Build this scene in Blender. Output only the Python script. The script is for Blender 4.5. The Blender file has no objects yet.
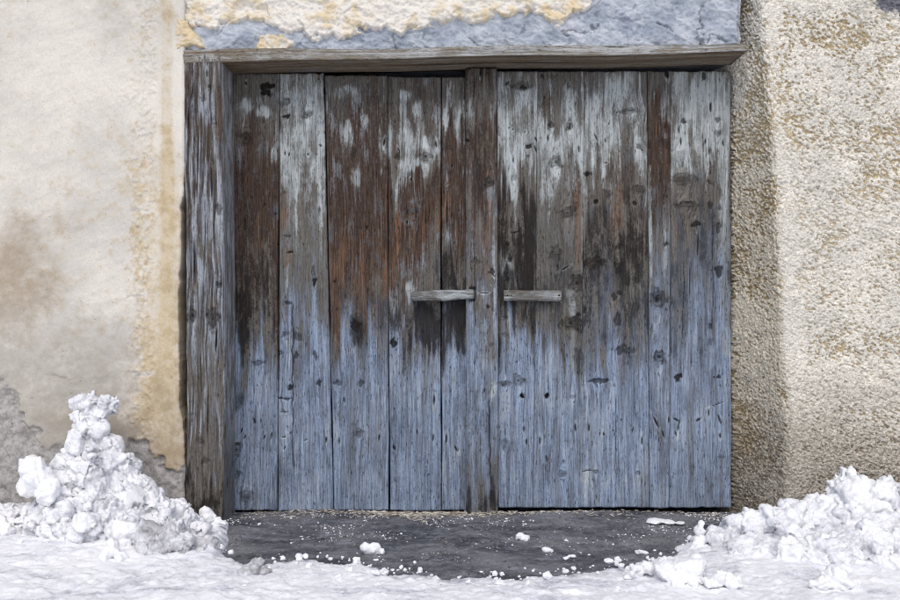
import bpy, bmesh, math, random
import numpy as np
from mathutils import Vector, Matrix, Euler

random.seed(7); RNG = np.random.default_rng(11)
scene = bpy.context.scene
COL = scene.collection
R = math.radians

# ------------------------------------------------------------------ camera
CAM_D, CAM_H = 4.5, 1.06            # metres in front of the door planks, height of the lens
cam = bpy.data.cameras.new('camera'); cam.lens = 36.0; cam.sensor_width = 36.0
cam.clip_start = 0.05; cam.clip_end = 500
camo = bpy.data.objects.new('camera', cam); COL.objects.link(camo)
camo.location = (0, -CAM_D, CAM_H); camo.rotation_euler = (R(90), 0, 0)
scene.camera = camo
scene.cycles.filter_width = 1.1
scene.render.resolution_x, scene.render.resolution_y = 1024, 683

# ------------------------------------------------------------------ sky, sun, exposure
SUN_EL, SUN_AZ = R(47), R(-16)      # azimuth: 0 = straight onto the facade, negative = from the left
w = bpy.data.worlds.new('World'); scene.world = w; w.use_nodes = True
nt = w.node_tree; nt.nodes.clear()
out = nt.nodes.new('ShaderNodeOutputWorld'); bg = nt.nodes.new('ShaderNodeBackground')
sky = nt.nodes.new('ShaderNodeTexSky'); sky.sky_type = 'NISHITA'; sky.sun_disc = False
sky.sun_elevation = SUN_EL; sky.sun_rotation = R(180) + SUN_AZ
sky.air_density = 1.0; sky.dust_density = 4.0; sky.ozone_density = 1.0; sky.altitude = 900
bg.inputs['Strength'].default_value = 0.125
nt.links.new(sky.outputs[0], bg.inputs[0]); nt.links.new(bg.outputs[0], out.inputs[0])
sun = bpy.data.lights.new('sun', 'SUN'); sun.energy = 1.5; sun.angle = R(34); sun.color = (1.0, 0.95, 0.88)
suno = bpy.data.objects.new('sun', sun); COL.objects.link(suno)
sd = Vector((math.sin(SUN_AZ) * math.cos(SUN_EL), -math.cos(SUN_AZ) * math.cos(SUN_EL), math.sin(SUN_EL)))
suno.rotation_euler = sd.to_track_quat('Z', 'Y').to_euler(); suno.location = (0, -6, 8)
vs = scene.view_settings
vs.view_transform = 'Standard'; vs.look = 'None'; vs.exposure = 0.16; vs.gamma = 1.0; vs.use_curve_mapping = False

# ------------------------------------------------------------------ numeric helpers
def _hash(ix, iy, iz, seed):
    h = (ix.astype(np.uint32) * np.uint32(374761393)) ^ (iy.astype(np.uint32) * np.uint32(668265263)) \
        ^ (iz.astype(np.uint32) * np.uint32(2147483647)) ^ np.uint32((seed * 974634217 + 12345) & 0xffffffff)
    h ^= h >> np.uint32(13); h *= np.uint32(1274126177); h ^= h >> np.uint32(16)
    h *= np.uint32(2246822519); h ^= h >> np.uint32(15)
    return (h & np.uint32(0xffffff)).astype(np.float32) / 16777215.0
def vn(x, y, z=0.0, seed=0):
    """value noise in 0..1"""
    x, y, z = np.broadcast_arrays(np.asarray(x, dtype=np.float32), np.asarray(y, dtype=np.float32), np.asarray(z, dtype=np.float32))
    fx, fy, fz = np.floor(x), np.floor(y), np.floor(z)
    ix, iy, iz = fx.astype(np.int64), fy.astype(np.int64), fz.astype(np.int64)
    tx, ty, tz = x - fx, y - fy, z - fz
    tx = tx * tx * (3 - 2 * tx); ty = ty * ty * (3 - 2 * ty); tz = tz * tz * (3 - 2 * tz)
    r = 0
    for dz in ((0, 1) if np.any(tz) else (0,)):
        wz = tz if dz else 1 - tz
        for dy in (0, 1):
            wy = ty if dy else 1 - ty
            for dx in (0, 1):
                wx = tx if dx else 1 - tx
                r = r + wx * wy * wz * _hash(ix + dx, iy + dy, iz + dz, seed)
    return r
def fbm(x, y, z=0.0, oct=4, seed=0, gain=0.5):
    a, s, t = 1.0, 0, 0
    x = np.asarray(x, dtype=np.float32); y = np.asarray(y, dtype=np.float32); z = np.asarray(z, dtype=np.float32)
    for i in range(oct):
        s = s + a * vn(x, y, z, seed + i * 17); t += a; a *= gain
        x = x * 2.03 + 3.1; y = y * 2.03 + 1.7; z = z * 2.03 + (0.9 if np.any(z) else 0)
    return s / t
def sst(a, b, x):
    t = np.clip((x - a) / (b - a), 0, 1); return t * t * (3 - 2 * t)
def PX(X, Y): return 450 + 900 * X / (CAM_D + Y)            # only used to read positions off the picture
def at(px, py, Y):                                          # picture point -> world point at depth Y
    d = CAM_D + Y
    return Vector(((px - 450) / 900 * d, Y, CAM_H + (300 - py) / 900 * d))
def axis(*segs):
    """axis((a,b,step),...) -> joined coordinates"""
    o = []
    for a, b, s in segs:
        n = max(1, int(round(abs(b - a) / s))); o += list(np.linspace(a, b, n, endpoint=False))
    o.append(segs[-1][1]); return np.array(o)

def worley(x, y, z, seed=0):
    """distance to the nearest and second nearest random point, and the id of the nearest"""
    x = np.asarray(x, dtype=np.float32); y = np.asarray(y, dtype=np.float32); z = np.asarray(z, dtype=np.float32) + 0 * x
    ix, iy, iz = (np.floor(v).astype(np.int64) for v in (x, y, z))
    f1 = np.full(x.shape, 9.0, np.float32); f2 = f1.copy(); cid = np.zeros(x.shape, np.float32)
    ox = np.zeros(x.shape, np.float32); oy = ox.copy(); oz = ox.copy()
    for dx in (-1, 0, 1):
        for dy in (-1, 0, 1):
            for dz in (-1, 0, 1):
                a, b, c = ix + dx, iy + dy, iz + dz
                vx = a + _hash(a, b, c, seed) - x; vy = b + _hash(a, b, c, seed + 1) - y; vz = c + _hash(a, b, c, seed + 2) - z
                d = np.sqrt(vx * vx + vy * vy + vz * vz); h = _hash(a, b, c, seed + 3)
                m = d < f1; f2 = np.where(m, f1, np.minimum(f2, d)); f1 = np.where(m, d, f1); cid = np.where(m, h, cid)
                ox = np.where(m, -vx, ox); oy = np.where(m, -vy, oy); oz = np.where(m, -vz, oz)
    return f1, f2, cid, ox, oy, oz

# ------------------------------------------------------------------ mesh helpers
def link(name, me, mat, parent=None, loc=None):
    ob = bpy.data.objects.new(name, me); COL.objects.link(ob)
    if mat is not None and not me.materials: me.materials.append(mat)
    if parent is not None: ob.parent = parent
    if loc is not None: ob.location = loc
    return ob
def raw_mesh(name, V, F, smooth=None):
    """V (n,3); F list of face arrays, each (m,k)"""
    me = bpy.data.meshes.new(name)
    me.vertices.add(len(V)); me.vertices.foreach_set('co', np.ascontiguousarray(V, dtype=np.float32).ravel())
    idx = np.concatenate([f.ravel() for f in F]).astype(np.int32)
    sizes = np.concatenate([np.full(len(f), f.shape[1], dtype=np.int32) for f in F])
    me.loops.add(len(idx)); me.loops.foreach_set('vertex_index', idx)
    me.polygons.add(len(sizes)); starts = np.concatenate([[0], np.cumsum(sizes)[:-1]]).astype(np.int32)
    me.polygons.foreach_set('loop_start', starts)
    sm = np.ones(len(sizes), dtype=bool) if smooth is None else smooth
    me.polygons.foreach_set('use_smooth', sm)
    me.update(calc_edges=True); me.validate()
    return me
def set_attr(me, name, arr):
    arr = np.asarray(arr, dtype=np.float32)
    if arr.ndim == 2 and arr.shape[1] == 3:
        a = me.attributes.new(name, 'FLOAT_VECTOR', 'POINT'); a.data.foreach_set('vector', np.ascontiguousarray(arr).ravel())
    else:
        a = me.attributes.new(name, 'FLOAT_COLOR', 'POINT'); a.data.foreach_set('color', np.ascontiguousarray(arr).ravel())
def slab(name, X, Y, Z, mat, parent=None, back=0.1, attrs=None, origin=None, keep=None):
    """a displaced front sheet (2-D arrays, rows up in z, columns along x) closed by sides and a back at Y=back"""
    nz, nx = X.shape
    V = np.stack([X, Y, Z], -1).reshape(-1, 3)
    I = np.arange(nz * nx).reshape(nz, nx)
    q = np.stack([I[:-1, :-1], I[:-1, 1:], I[1:, 1:], I[1:, :-1]], -1).reshape(-1, 4)
    if keep is not None:
        k = keep.reshape(-1); q = q[k[q].any(1)]
        used = np.zeros(nz * nx, bool); used[q.ravel()] = True
        new = np.cumsum(used) - 1; q = new[q]; V = V[used]
        F = [q]; sm = None; src = np.where(used)[0]
    else:
        loop = np.concatenate([I[0, :], I[1:, -1], I[-1, -2::-1], I[-2:0:-1, 0]])
        B = V[loop].copy(); B[:, 1] = np.maximum(back, B[:, 1] + 0.002)
        n0 = len(V); m = len(loop); bi = n0 + np.arange(m)
        side = np.stack([loop, bi, np.roll(bi, -1), np.roll(loop, -1)], -1)
        V = np.concatenate([V, B]); F = [q, side, bi[::-1].reshape(1, -1)]
        sm = np.concatenate([np.ones(len(q), bool), np.zeros(m + 1, bool)])
        src = np.concatenate([np.arange(nz * nx), loop])
    if origin is None: origin = np.array([V[:, 0].mean(), V[:, 1].mean(), V[:, 2].min()])
    me = raw_mesh(name, V - origin, F, sm)
    for k2, a in (attrs or {}).items():
        set_attr(me, k2, a.reshape(nz * nx, -1)[src])
    return link(name, me, mat, parent, Vector(origin))
def empty(name, loc):
    e = bpy.data.objects.new(name, None); COL.objects.link(e); e.location = loc; e.empty_display_size = 0.1; return e
def adopt(child, parent):
    child.parent = parent; child.location = Vector(child.location) - Vector(parent.location); return child
def tag(o, label=None, cat=None, group=None, kind=None):
    if label: o['label'] = label
    if cat: o['category'] = cat
    if group: o['group'] = group
    if kind: o['kind'] = kind
    return o

# ------------------------------------------------------------------ node helpers
def srgb(r, g, b):
    f = lambda c: (c / 255 / 12.92) if c / 255 <= 0.04045 else ((c / 255 + 0.055) / 1.055) ** 2.4
    return (f(r), f(g), f(b), 1.0)
class NT:
    def __init__(s, name, rough=0.85, spec=0.25):
        s.m = bpy.data.materials.new(name); s.m.use_nodes = True; s.t = s.m.node_tree
        s.b = s.t.nodes['Principled BSDF']; s.b.inputs['Roughness'].default_value = rough
        s.b.inputs['Specular IOR Level'].default_value = spec
    def n(s, typ, **kw):
        x = s.t.nodes.new(typ)
        for k, v in kw.items(): setattr(x, k, v)
        return x
    def put(s, sock, v):
        if hasattr(v, 'links') or isinstance(v, bpy.types.NodeSocket): s.t.links.new(v, sock)
        else: sock.default_value = v
    def attr(s, name):
        a = s.n('ShaderNodeAttribute', attribute_name=name); return a
    def chan(s, name):
        a = s.attr(name); sp = s.n('ShaderNodeSeparateColor'); s.t.links.new(a.outputs['Color'], sp.inputs[0])
        return sp.outputs[0], sp.outputs[1], sp.outputs[2], a.outputs['Alpha']
    def math(s, op, a, b=0.0, clamp=False):
        x = s.n('ShaderNodeMath', operation=op); x.use_clamp = clamp; s.put(x.inputs[0], a); s.put(x.inputs[1], b); return x.outputs[0]
    def vmul(s, v, k):
        x = s.n('ShaderNodeVectorMath', operation='MULTIPLY'); s.put(x.inputs[0], v); x.inputs[1].default_value = k; return x.outputs[0]
    def noise(s, vec, scale=1.0, detail=3.0, rough=0.55, dist=0.0, color=False):
        x = s.n('ShaderNodeTexNoise'); s.put(x.inputs['Vector'], vec); x.inputs['Scale'].default_value = scale
        x.inputs['Detail'].default_value = detail; x.inputs['Roughness'].default_value = rough; x.inputs['Distortion'].default_value = dist
        return x.outputs['Color' if color else 'Fac']
    def voro(s, vec, scale, feature='F1', rand=1.0):
        x = s.n('ShaderNodeTexVoronoi', feature=feature); s.put(x.inputs['Vector'], vec); x.inputs['Scale'].default_value = scale
        x.inputs['Randomness'].default_value = rand; return x.outputs['Distance']
    def ramp(s, v, a, b):
        x = s.n('ShaderNodeMapRange', interpolation_type='SMOOTHSTEP'); s.put(x.inputs[0], v)
        x.inputs[1].default_value = a; x.inputs[2].default_value = b; return x.outputs[0]
    def mix(s, f, a, b, mode='MIX'):
        x = s.n('ShaderNodeMix', data_type='RGBA', blend_type=mode); x.clamp_factor = True
        s.put(x.inputs[0], f); s.put(x.inputs[6], a); s.put(x.inputs[7], b); return x.outputs[2]
    def bump(s, h, strength=0.5, dist=0.002, prev=None):
        x = s.n('ShaderNodeBump'); x.inputs['Strength'].default_value = strength; x.inputs['Distance'].default_value = dist
        s.put(x.inputs['Height'], h)
        if prev is not None: s.t.links.new(prev, x.inputs['Normal'])
        return x.outputs[0]
    def obj(s):
        return s.n('ShaderNodeTexCoord').outputs['Object']
    def pos(s):
        return s.n('ShaderNodeNewGeometry').outputs['Position']
    def done(s, col, normal=None, rough=None):
        s.put(s.b.inputs['Base Color'], col)
        if normal is not None: s.put(s.b.inputs['Normal'], normal)
        if rough is not None: s.put(s.b.inputs['Roughness'], rough)
        return s.m

# ------------------------------------------------------------------ materials
def wood_material(name, base, brown, orange, bleach, blue, dark, grain=1.0, pale=srgb(172, 184, 200)):
    m = NT(name, 0.85, 0.15)
    br, bl, bu, dk = m.chan('wear'); og, kn, ho, tn = m.chan('mark')
    gv = m.attr('grain').outputs['Vector']
    fine = m.noise(m.vmul(gv, (230, 40, 6)), detail=4, rough=0.65)
    med = m.noise(m.vmul(gv, (70, 40, 2.6)), detail=5, rough=0.62)
    big = m.noise(m.vmul(gv, (17, 10, 7)), detail=6, rough=0.66)
    mot = m.noise(m.vmul(gv, (150, 40, 75)), detail=4, rough=0.7)
    speck = m.noise(m.vmul(gv, (170, 40, 34)), detail=2, rough=0.6)
    cen = lambda v, k: m.math('MULTIPLY', m.math('SUBTRACT', v, 0.5), k)
    j = m.math('ADD', cen(med, 1.7), cen(fine, 1.5))
    j2 = m.math('ADD', m.math('ADD', m.math('MULTIPLY', j, 0.6), cen(big, 2.2)), cen(mot, 0.8))
    sc = lambda c, k: tuple(v * k for v in c[:3]) + (1,)
    c = m.mix(m.ramp(m.math('ADD', med, cen(mot, 0.6)), 0.3, 0.7), sc(base, 1.2), sc(base, 0.62))
    bro = m.mix(m.ramp(m.math('ADD', fine, cen(big, 0.8)), 0.3, 0.7), sc(brown, 0.62), sc(brown, 1.45))
    c = m.mix(m.math('MULTIPLY', m.ramp(m.math('ADD', br, j2), 0.12, 0.85), 0.95), c, bro)
    c = m.mix(m.math('MULTIPLY', m.ramp(m.math('ADD', og, j), 0.34, 1.05), 0.78), c, orange)
    lo = m.noise(m.vmul(gv, (9, 10, 3.5)), detail=6, rough=0.66)
    blu = m.mix(m.ramp(m.math('ADD', med, cen(mot, 0.5)), 0.33, 0.67), sc(blue, 0.72), sc(blue, 1.12))
    blu = m.mix(m.math('MULTIPLY', m.ramp(m.math('ADD', lo, cen(fine, 0.4)), 0.50, 0.68), 0.7), blu, pale)
    blu = m.mix(m.math('MULTIPLY', m.ramp(m.math('ADD', lo, cen(fine, 0.5)), 0.50, 0.32), 0.7), blu, sc(blue, 0.45))
    gr = m.noise(m.vmul(gv, (24, 13, 1.3)), detail=6, rough=0.68)
    blu = m.mix(m.math('MULTIPLY', m.ramp(m.math('ADD', gr, cen(mot, 0.5)), 0.50, 0.66), 0.6), blu, srgb(112, 112, 114))
    blu = m.mix(1.0, blu, m.math('ADD', 0.50, m.math('MULTIPLY', m.math('ADD', bu, cen(big, 0.8)), 0.5)), 'MULTIPLY')
    c = m.mix(m.math('MULTIPLY', m.ramp(m.math('ADD', bu, m.math('MULTIPLY', j2, 1.0)), 0.0, 0.95), 0.95), c, blu)
    ble = m.mix(m.ramp(m.math('ADD', big, cen(med, 0.7)), 0.35, 0.66), sc(bleach, 0.66), sc(bleach, 1.12))
    c = m.mix(m.math('MULTIPLY', m.ramp(m.math('ADD', bl, m.math('MULTIPLY', j2, 1.05)), 0.15, 0.95), 0.85), c, ble)
    # tone of each board, grain lines and flecks
    g = m.math('ADD', m.math('ADD', 1.0, cen(fine, 1.75 * grain)), m.math('ADD', cen(mot, 0.55), cen(med, 0.5)))
    c = m.mix(1.0, c, m.math('MULTIPLY', tn, g), 'MULTIPLY')
    c = m.mix(m.math('MULTIPLY', m.ramp(fine, 0.38, 0.28), 0.48), c, dark)
    c = m.mix(m.math('MULTIPLY', m.ramp(speck, 0.62, 0.74), m.math('SUBTRACT', 0.6, m.math('MULTIPLY', bl, 0.3))), c, dark)
    c = m.mix(m.math('MULTIPLY', m.ramp(m.math('ADD', speck, cen(fine, 0.5)), 0.36, 0.24), m.math('ADD', 0.15, m.math('MULTIPLY', m.math('ADD', bu, bl), 0.35))), c, sc(pale, 1.15))
    c = m.mix(m.math('MULTIPLY', m.ramp(m.math('ADD', dk, m.math('MULTIPLY', j2, 1.0)), 0.15, 0.85), 0.9), c, dark)
    # rings of the knots
    ring = m.math('SINE', m.math('MULTIPLY', kn, 15.0))
    kmask = m.ramp(kn, 0.0, 0.3)
    c = m.mix(m.math('MULTIPLY', kmask, m.math('ADD', 0.5, m.math('ADD', cen(mot, 1.2), m.math('MULTIPLY', ring, 0.10)))), c, sc(dark, 1.3))
    c = m.mix(m.math('MULTIPLY', ho, m.ramp(m.math('ADD', ho, cen(mot, 1.6)), 0.2, 0.6)), c, sc(dark, 0.4))
    h = m.math('ADD', m.math('ADD', m.math('MULTIPLY', fine, 1.1), m.math('MULTIPLY', med, 0.6)), m.math('MULTIPLY', mot, 0.6))
    h = m.math('SUBTRACT', h, m.math('MULTIPLY', m.ramp(speck, 0.6, 0.75), 0.8))
    return m.done(c, m.bump(h, 1.0, 0.008))
WOOD = wood_material('weathered_door_wood', srgb(112, 108, 102), srgb(72, 56, 47), srgb(134, 99, 72), srgb(192, 199, 200),
                     srgb(147, 163, 188), srgb(38, 34, 32))
POSTW = wood_material('weathered_post_wood', srgb(117, 112, 106), srgb(78, 64, 55), srgb(124, 92, 70), srgb(184, 190, 198),
                      srgb(158, 168, 184), srgb(42, 38, 35))
BEAM = wood_material('weathered_beam_wood', srgb(150, 142, 126), srgb(112, 95, 76), srgb(144, 114, 86), srgb(190, 190, 188),
                     srgb(176, 180, 188), srgb(60, 53, 46), 0.6)

def plaster_material():
    m = NT('smooth_cream_plaster', 0.92, 0.15)
    oc, st, ex, di = m.chan('wear'); p = m.pos()
    n1 = m.noise(p, 2.6, 6, 0.65); n2 = m.noise(p, 20.0, 6, 0.68); n3 = m.noise(p, 130.0, 4, 0.7)
    cen = lambda v, k: m.math('MULTIPLY', m.math('SUBTRACT', v, 0.5), k)
    c = m.mix(m.ramp(n1, 0.35, 0.65), srgb(220, 214, 203), srgb(202, 198, 190))
    c = m.mix(m.math('MULTIPLY', m.ramp(m.math('ADD', n2, cen(n1, 0.6)), 0.52, 0.75), 0.55), c, srgb(214, 200, 172))
    jj = m.math('ADD', cen(n2, 1.6), m.math('ADD', cen(n3, 0.8), cen(n1, 0.8)))
    c = m.mix(m.math('MULTIPLY', m.ramp(m.math('ADD', oc, jj), 0.1, 1.1), 0.9), c, m.mix(m.ramp(n2, 0.35, 0.65), srgb(206, 188, 154), srgb(184, 164, 128)))
    c = m.mix(m.math('MULTIPLY', m.ramp(m.math('ADD', st, jj), -0.1, 1.2), 0.85), c, srgb(156, 139, 116))
    c = m.mix(m.math('MULTIPLY', m.ramp(m.math('ADD', di, jj), 0.0, 1.1), 0.85), c, srgb(166, 160, 151))
    c = m.mix(m.ramp(ex, 0.35, 0.65), c, m.mix(m.ramp(m.math('ADD', n2, cen(n3, 0.6)), 0.35, 0.65), srgb(186, 183, 180), srgb(138, 134, 130)))
    c = m.mix(1.0, c, m.math('ADD', 1.0, m.math('ADD', cen(n3, 0.55), cen(n2, 0.3))), 'MULTIPLY')
    sp = m.voro(p, 42.0)
    c = m.mix(m.math('MULTIPLY', m.ramp(m.math('ADD', sp, cen(n3, 0.3)), 0.12, 0.05), m.math('MULTIPLY', m.ramp(n2, 0.5, 0.6), 0.8)), c, srgb(90, 82, 76))
    h = m.math('ADD', m.math('MULTIPLY', n2, 1.0), m.math('MULTIPLY', n3, 0.5))
    return m.done(c, m.bump(h, 0.7, 0.006))
PLASTER = plaster_material()

def roughcast_material():
    m = NT('lime_roughcast', 0.95, 0.12)
    wh, br, gr, hi = m.chan('wear'); p = m.pos()
    n1 = m.noise(p, 5.0, 5, 0.65); n2 = m.noise(p, 75.0, 4, 0.68); n3 = m.noise(p, 210.0, 3, 0.65)
    cen = lambda v, k: m.math('MULTIPLY', m.math('SUBTRACT', v, 0.5), k)
    raw = m.mix(m.ramp(n2, 0.35, 0.65), srgb(212, 196, 164), srgb(176, 156, 122))
    raw = m.mix(m.ramp(br, 0.1, 0.9), raw, m.mix(m.ramp(n2, 0.35, 0.65), srgb(180, 156, 116), srgb(130, 108, 78)))
    raw = m.mix(m.math('MULTIPLY', gr, 0.8), raw, m.mix(m.ramp(n2, 0.35, 0.65), srgb(166, 156, 142), srgb(120, 110, 98)))
    lime = m.mix(m.ramp(n1, 0.35, 0.65), srgb(236, 230, 218), srgb(222, 217, 206))
    lime = m.mix(m.math('MULTIPLY', br, 0.7), lime, srgb(192, 172, 134))
    lime = m.mix(m.math('MULTIPLY', gr, 0.85), lime, m.mix(m.ramp(n2, 0.35, 0.65), srgb(184, 176, 164), srgb(158, 149, 136)))
    vx = m.n('ShaderNodeTexVoronoi'); m.put(vx.inputs['Vector'], p); vx.inputs['Scale'].default_value = 105.0
    vy = m.n('ShaderNodeTexVoronoi'); m.put(vy.inputs['Vector'], p); vy.inputs['Scale'].default_value = 190.0
    sep = m.n('ShaderNodeSeparateColor'); m.t.links.new(vx.outputs['Color'], sep.inputs[0]); cell = sep.outputs[0]
    sep2 = m.n('ShaderNodeSeparateColor'); m.t.links.new(vy.outputs['Color'], sep2.inputs[0]); cell2 = sep2.outputs[0]
    k = m.math('ADD', wh, m.math('ADD', m.math('ADD', cen(n2, 0.6), cen(cell, 0.20)), cen(cell2, 0.15)))
    c = m.mix(m.ramp(k, 0.25, 0.75), raw, lime)
    c = m.mix(m.ramp(m.math('ADD', hi, cen(n2, 1.0)), 0.2, 0.8), c, srgb(120, 120, 128))
    c = m.mix(1.0, c, m.math('ADD', 1.0, m.math('ADD', m.math('ADD', cen(n2, 0.4), cen(n3, 0.4)), m.math('MULTIPLY', m.math('ADD', cen(cell, 0.26), cen(cell2, 0.26)), m.math('ADD', 0.9, m.math('MULTIPLY', gr, 1.3))))), 'MULTIPLY')
    h = m.math('SUBTRACT', m.math('ADD', n2, m.math('MULTIPLY', n3, 0.4)), m.math('ADD', m.math('MULTIPLY', vx.outputs['Distance'], 0.8), m.math('MULTIPLY', vy.outputs['Distance'], 0.4)))
    return m.done(c, m.bump(h, 0.75, 0.008))
ROUGH = roughcast_material()

def mortar_material():
    m = NT('grey_lintel_mortar', 0.9, 0.2)
    cr, li, _, _ = m.chan('wear'); p = m.pos()
    n1 = m.noise(p, 9.0, 5, 0.65); n2 = m.noise(p, 70.0, 4, 0.65)
    c = m.mix(m.ramp(n1, 0.3, 0.7), srgb(146, 155, 168), srgb(194, 199, 206))
    c = m.mix(m.math('MULTIPLY', m.ramp(n2, 0.55, 0.75), 0.4), c, srgb(112, 116, 130))
    c = m.mix(li, c, srgb(212, 212, 218)); c = m.mix(cr, c, srgb(60, 60, 68))
    return m.done(c, m.bump(m.math('ADD', n1, m.math('MULTIPLY', n2, 0.8)), 0.8, 0.010))
MORTAR = mortar_material()
def remnant_material():
    m = NT('peeling_cream_plaster', 0.92, 0.15)
    p = m.pos(); n1 = m.noise(p, 14.0, 5, 0.65); n2 = m.noise(p, 90.0, 4, 0.65)
    oc, wh, _, _ = m.chan('wear')
    c = m.mix(m.ramp(m.math('ADD', oc, m.math('SUBTRACT', n1, 0.5)), 0.2, 0.8), srgb(226, 221, 212), srgb(216, 198, 164))
    c = m.mix(m.math('MULTIPLY', m.ramp(n2, 0.56, 0.72), 0.5), c, srgb(176, 152, 116))
    return m.done(c, m.bump(m.math('ADD', n1, m.math('MULTIPLY', n2, 0.6)), 0.7, 0.008))
REMNANT = remnant_material()
def snow_material(name, dirty):
    m = NT(name, 0.65, 0.3)
    p = m.pos(); n1 = m.noise(p, 5.0, 6, 0.68); n2 = m.noise(p, 30.0, 6, 0.72); n3 = m.noise(p, 190.0, 4, 0.7)
    cen = lambda v, k: m.math('MULTIPLY', m.math('SUBTRACT', v, 0.5), k)
    sl = m.chan('wear')[0]                                  # grey slush, on the street snow only
    d = m.math('ADD', m.math('ADD', cen(n1, 1.8), m.math('MULTIPLY', sl, 0.7)), m.math('ADD', cen(n2, 1.5), cen(n3, 0.7)))
    c = m.mix(m.ramp(m.math('ADD', d, dirty), 0.1, 0.9), srgb(250, 250, 252), srgb(222, 224, 232))
    c = m.mix(m.math('MULTIPLY', m.ramp(m.math('ADD', d, dirty * 1.6 - 0.45), 0.1, 1.0), 0.9), c, srgb(160, 157, 156))
    c = m.mix(m.math('MULTIPLY', m.ramp(n3, 0.60, 0.72), 0.3 + dirty * 0.6), c, srgb(150, 148, 152))
    return m.done(c, m.bump(m.math('ADD', m.math('MULTIPLY', n2, 1.2), m.math('MULTIPLY', n3, 0.7)), 0.6, 0.008))
SNOW = snow_material('packed_street_snow', 0.16)
SNOWP = snow_material('heaped_snow', 0.38)
SNOWC = snow_material('clean_snow', 0.0)
SNOWD = snow_material('grey_refrozen_snow', 0.66)
def asphalt_material():
    m = NT('damp_asphalt', 0.7, 0.4)
    p = m.pos(); n1 = m.noise(m.vmul(p, (1, 1.8, 1)), 2.6, 5, 0.6); n2 = m.noise(p, 30.0, 6, 0.7); n3 = m.noise(p, 210.0, 3, 0.65)
    n4 = m.noise(m.vmul(p, (1, 2.2, 1)), 6.0, 6, 0.7)
    cen = lambda v, k: m.math('MULTIPLY', m.math('SUBTRACT', v, 0.5), k)
    wt = m.ramp(m.math('ADD', n1, cen(n2, 0.4)), 0.36, 0.64)
    c = m.mix(wt, srgb(70, 70, 75), srgb(126, 126, 130))
    c = m.mix(1.0, c, m.math('ADD', 1.0, m.math('ADD', cen(n2, 0.9), cen(n3, 1.6))), 'MULTIPLY')
    c = m.mix(m.math('MULTIPLY', m.ramp(m.math('ADD', n4, cen(n3, 0.5)), 0.50, 0.68), 0.6), c, srgb(160, 163, 172))
    sp = m.voro(p, 130.0)
    c = m.mix(m.math('MULTIPLY', m.ramp(sp, 0.25, 0.12), m.ramp(n2, 0.5, 0.62)), c, srgb(190, 190, 196))
    ro = m.math('ADD', 0.26, m.math('MULTIPLY', wt, 0.5))
    return m.done(c, m.bump(m.math('ADD', n2, m.math('MULTIPLY', n3, 0.8)), 0.8, 0.008), ro)
ASPHALT = asphalt_material()
def plain(name, a, b, scale=40, rough=0.8, metal=0.0):
    m = NT(name, rough, 0.3); m.b.inputs['Metallic'].default_value = metal
    n = m.noise(m.pos(), scale, 4, 0.6)
    return m.done(m.mix(m.ramp(n, 0.35, 0.65), a, b), m.bump(n, 0.3, 0.002))
NAIL = plain('rusty_nail_iron', srgb(58, 44, 36), srgb(84, 62, 50), 200, 0.6, 0.6)
STRAWM = plain('dry_straw', srgb(214, 208, 196), srgb(118, 104, 88), 45)
GRIT = plain('grey_grit', srgb(64, 62, 62), srgb(138, 136, 138), 90)
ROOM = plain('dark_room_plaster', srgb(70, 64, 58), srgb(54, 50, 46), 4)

# ================================================================== THE GROUND
def stretch(c, lo, hi, far, n):
    """add coarse lines from lo out to -far and from hi out to +far"""
    t = np.linspace(0, 1, n + 1)[1:] ** 2.2
    return np.concatenate([(lo - t * (far + lo))[::-1], c, hi + t * (far - hi)])
gx = stretch(axis((-1.6, 1.8, 0.009)), -1.6, 1.8, 60, 24)
gy = stretch(axis((-1.3, 0.30, 0.008)), -1.3, 0.30, 60, 24)
GX, GY = np.meshgrid(gx, gy)
near = sst(3.5, 2.0, np.hypot(GX, GY))
GZ = near * ((fbm(GX * 3, GY * 3, seed=3) - 0.5) * 0.03 + (fbm(GX * 40, GY * 40, seed=4, oct=3) - 0.5) * 0.006
             + (fbm(GX * 110, GY * 110, seed=41, oct=2) - 0.5) * 0.004)
GZ = GZ - near * sst(0.0, 0.12, GY + 0.02) * 0.015
def ground_z(x, y):
    n_ = sst(3.5, 2.0, np.hypot(x, y))
    return n_ * ((fbm(np.asarray(x) * 3, np.asarray(y) * 3, seed=3) - 0.5) * 0.03 + (fbm(np.asarray(x) * 40, np.asarray(y) * 40, seed=4, oct=3) - 0.5) * 0.006)
def sheet(name, X, Y, Z, mat, keep=None, attrs=None):
    return slab(name, X, Y, Z, mat, keep=np.ones(X.shape, bool) if keep is None else keep, origin=np.zeros(3), attrs=attrs)
tag(sheet('ground', GX, GY, GZ, ASPHALT), kind='structure')

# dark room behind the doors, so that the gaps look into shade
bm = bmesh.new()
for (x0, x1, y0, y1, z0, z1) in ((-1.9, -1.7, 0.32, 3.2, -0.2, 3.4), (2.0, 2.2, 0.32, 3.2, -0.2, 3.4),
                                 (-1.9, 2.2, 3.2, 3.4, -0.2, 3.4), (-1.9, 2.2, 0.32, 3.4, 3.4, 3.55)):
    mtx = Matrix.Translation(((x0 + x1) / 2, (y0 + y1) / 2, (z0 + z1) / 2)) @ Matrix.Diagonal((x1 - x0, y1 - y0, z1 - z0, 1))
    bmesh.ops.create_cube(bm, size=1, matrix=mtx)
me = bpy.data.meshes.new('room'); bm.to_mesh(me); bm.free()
tag(link('room_behind_door', me, ROOM), kind='structure')

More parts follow.
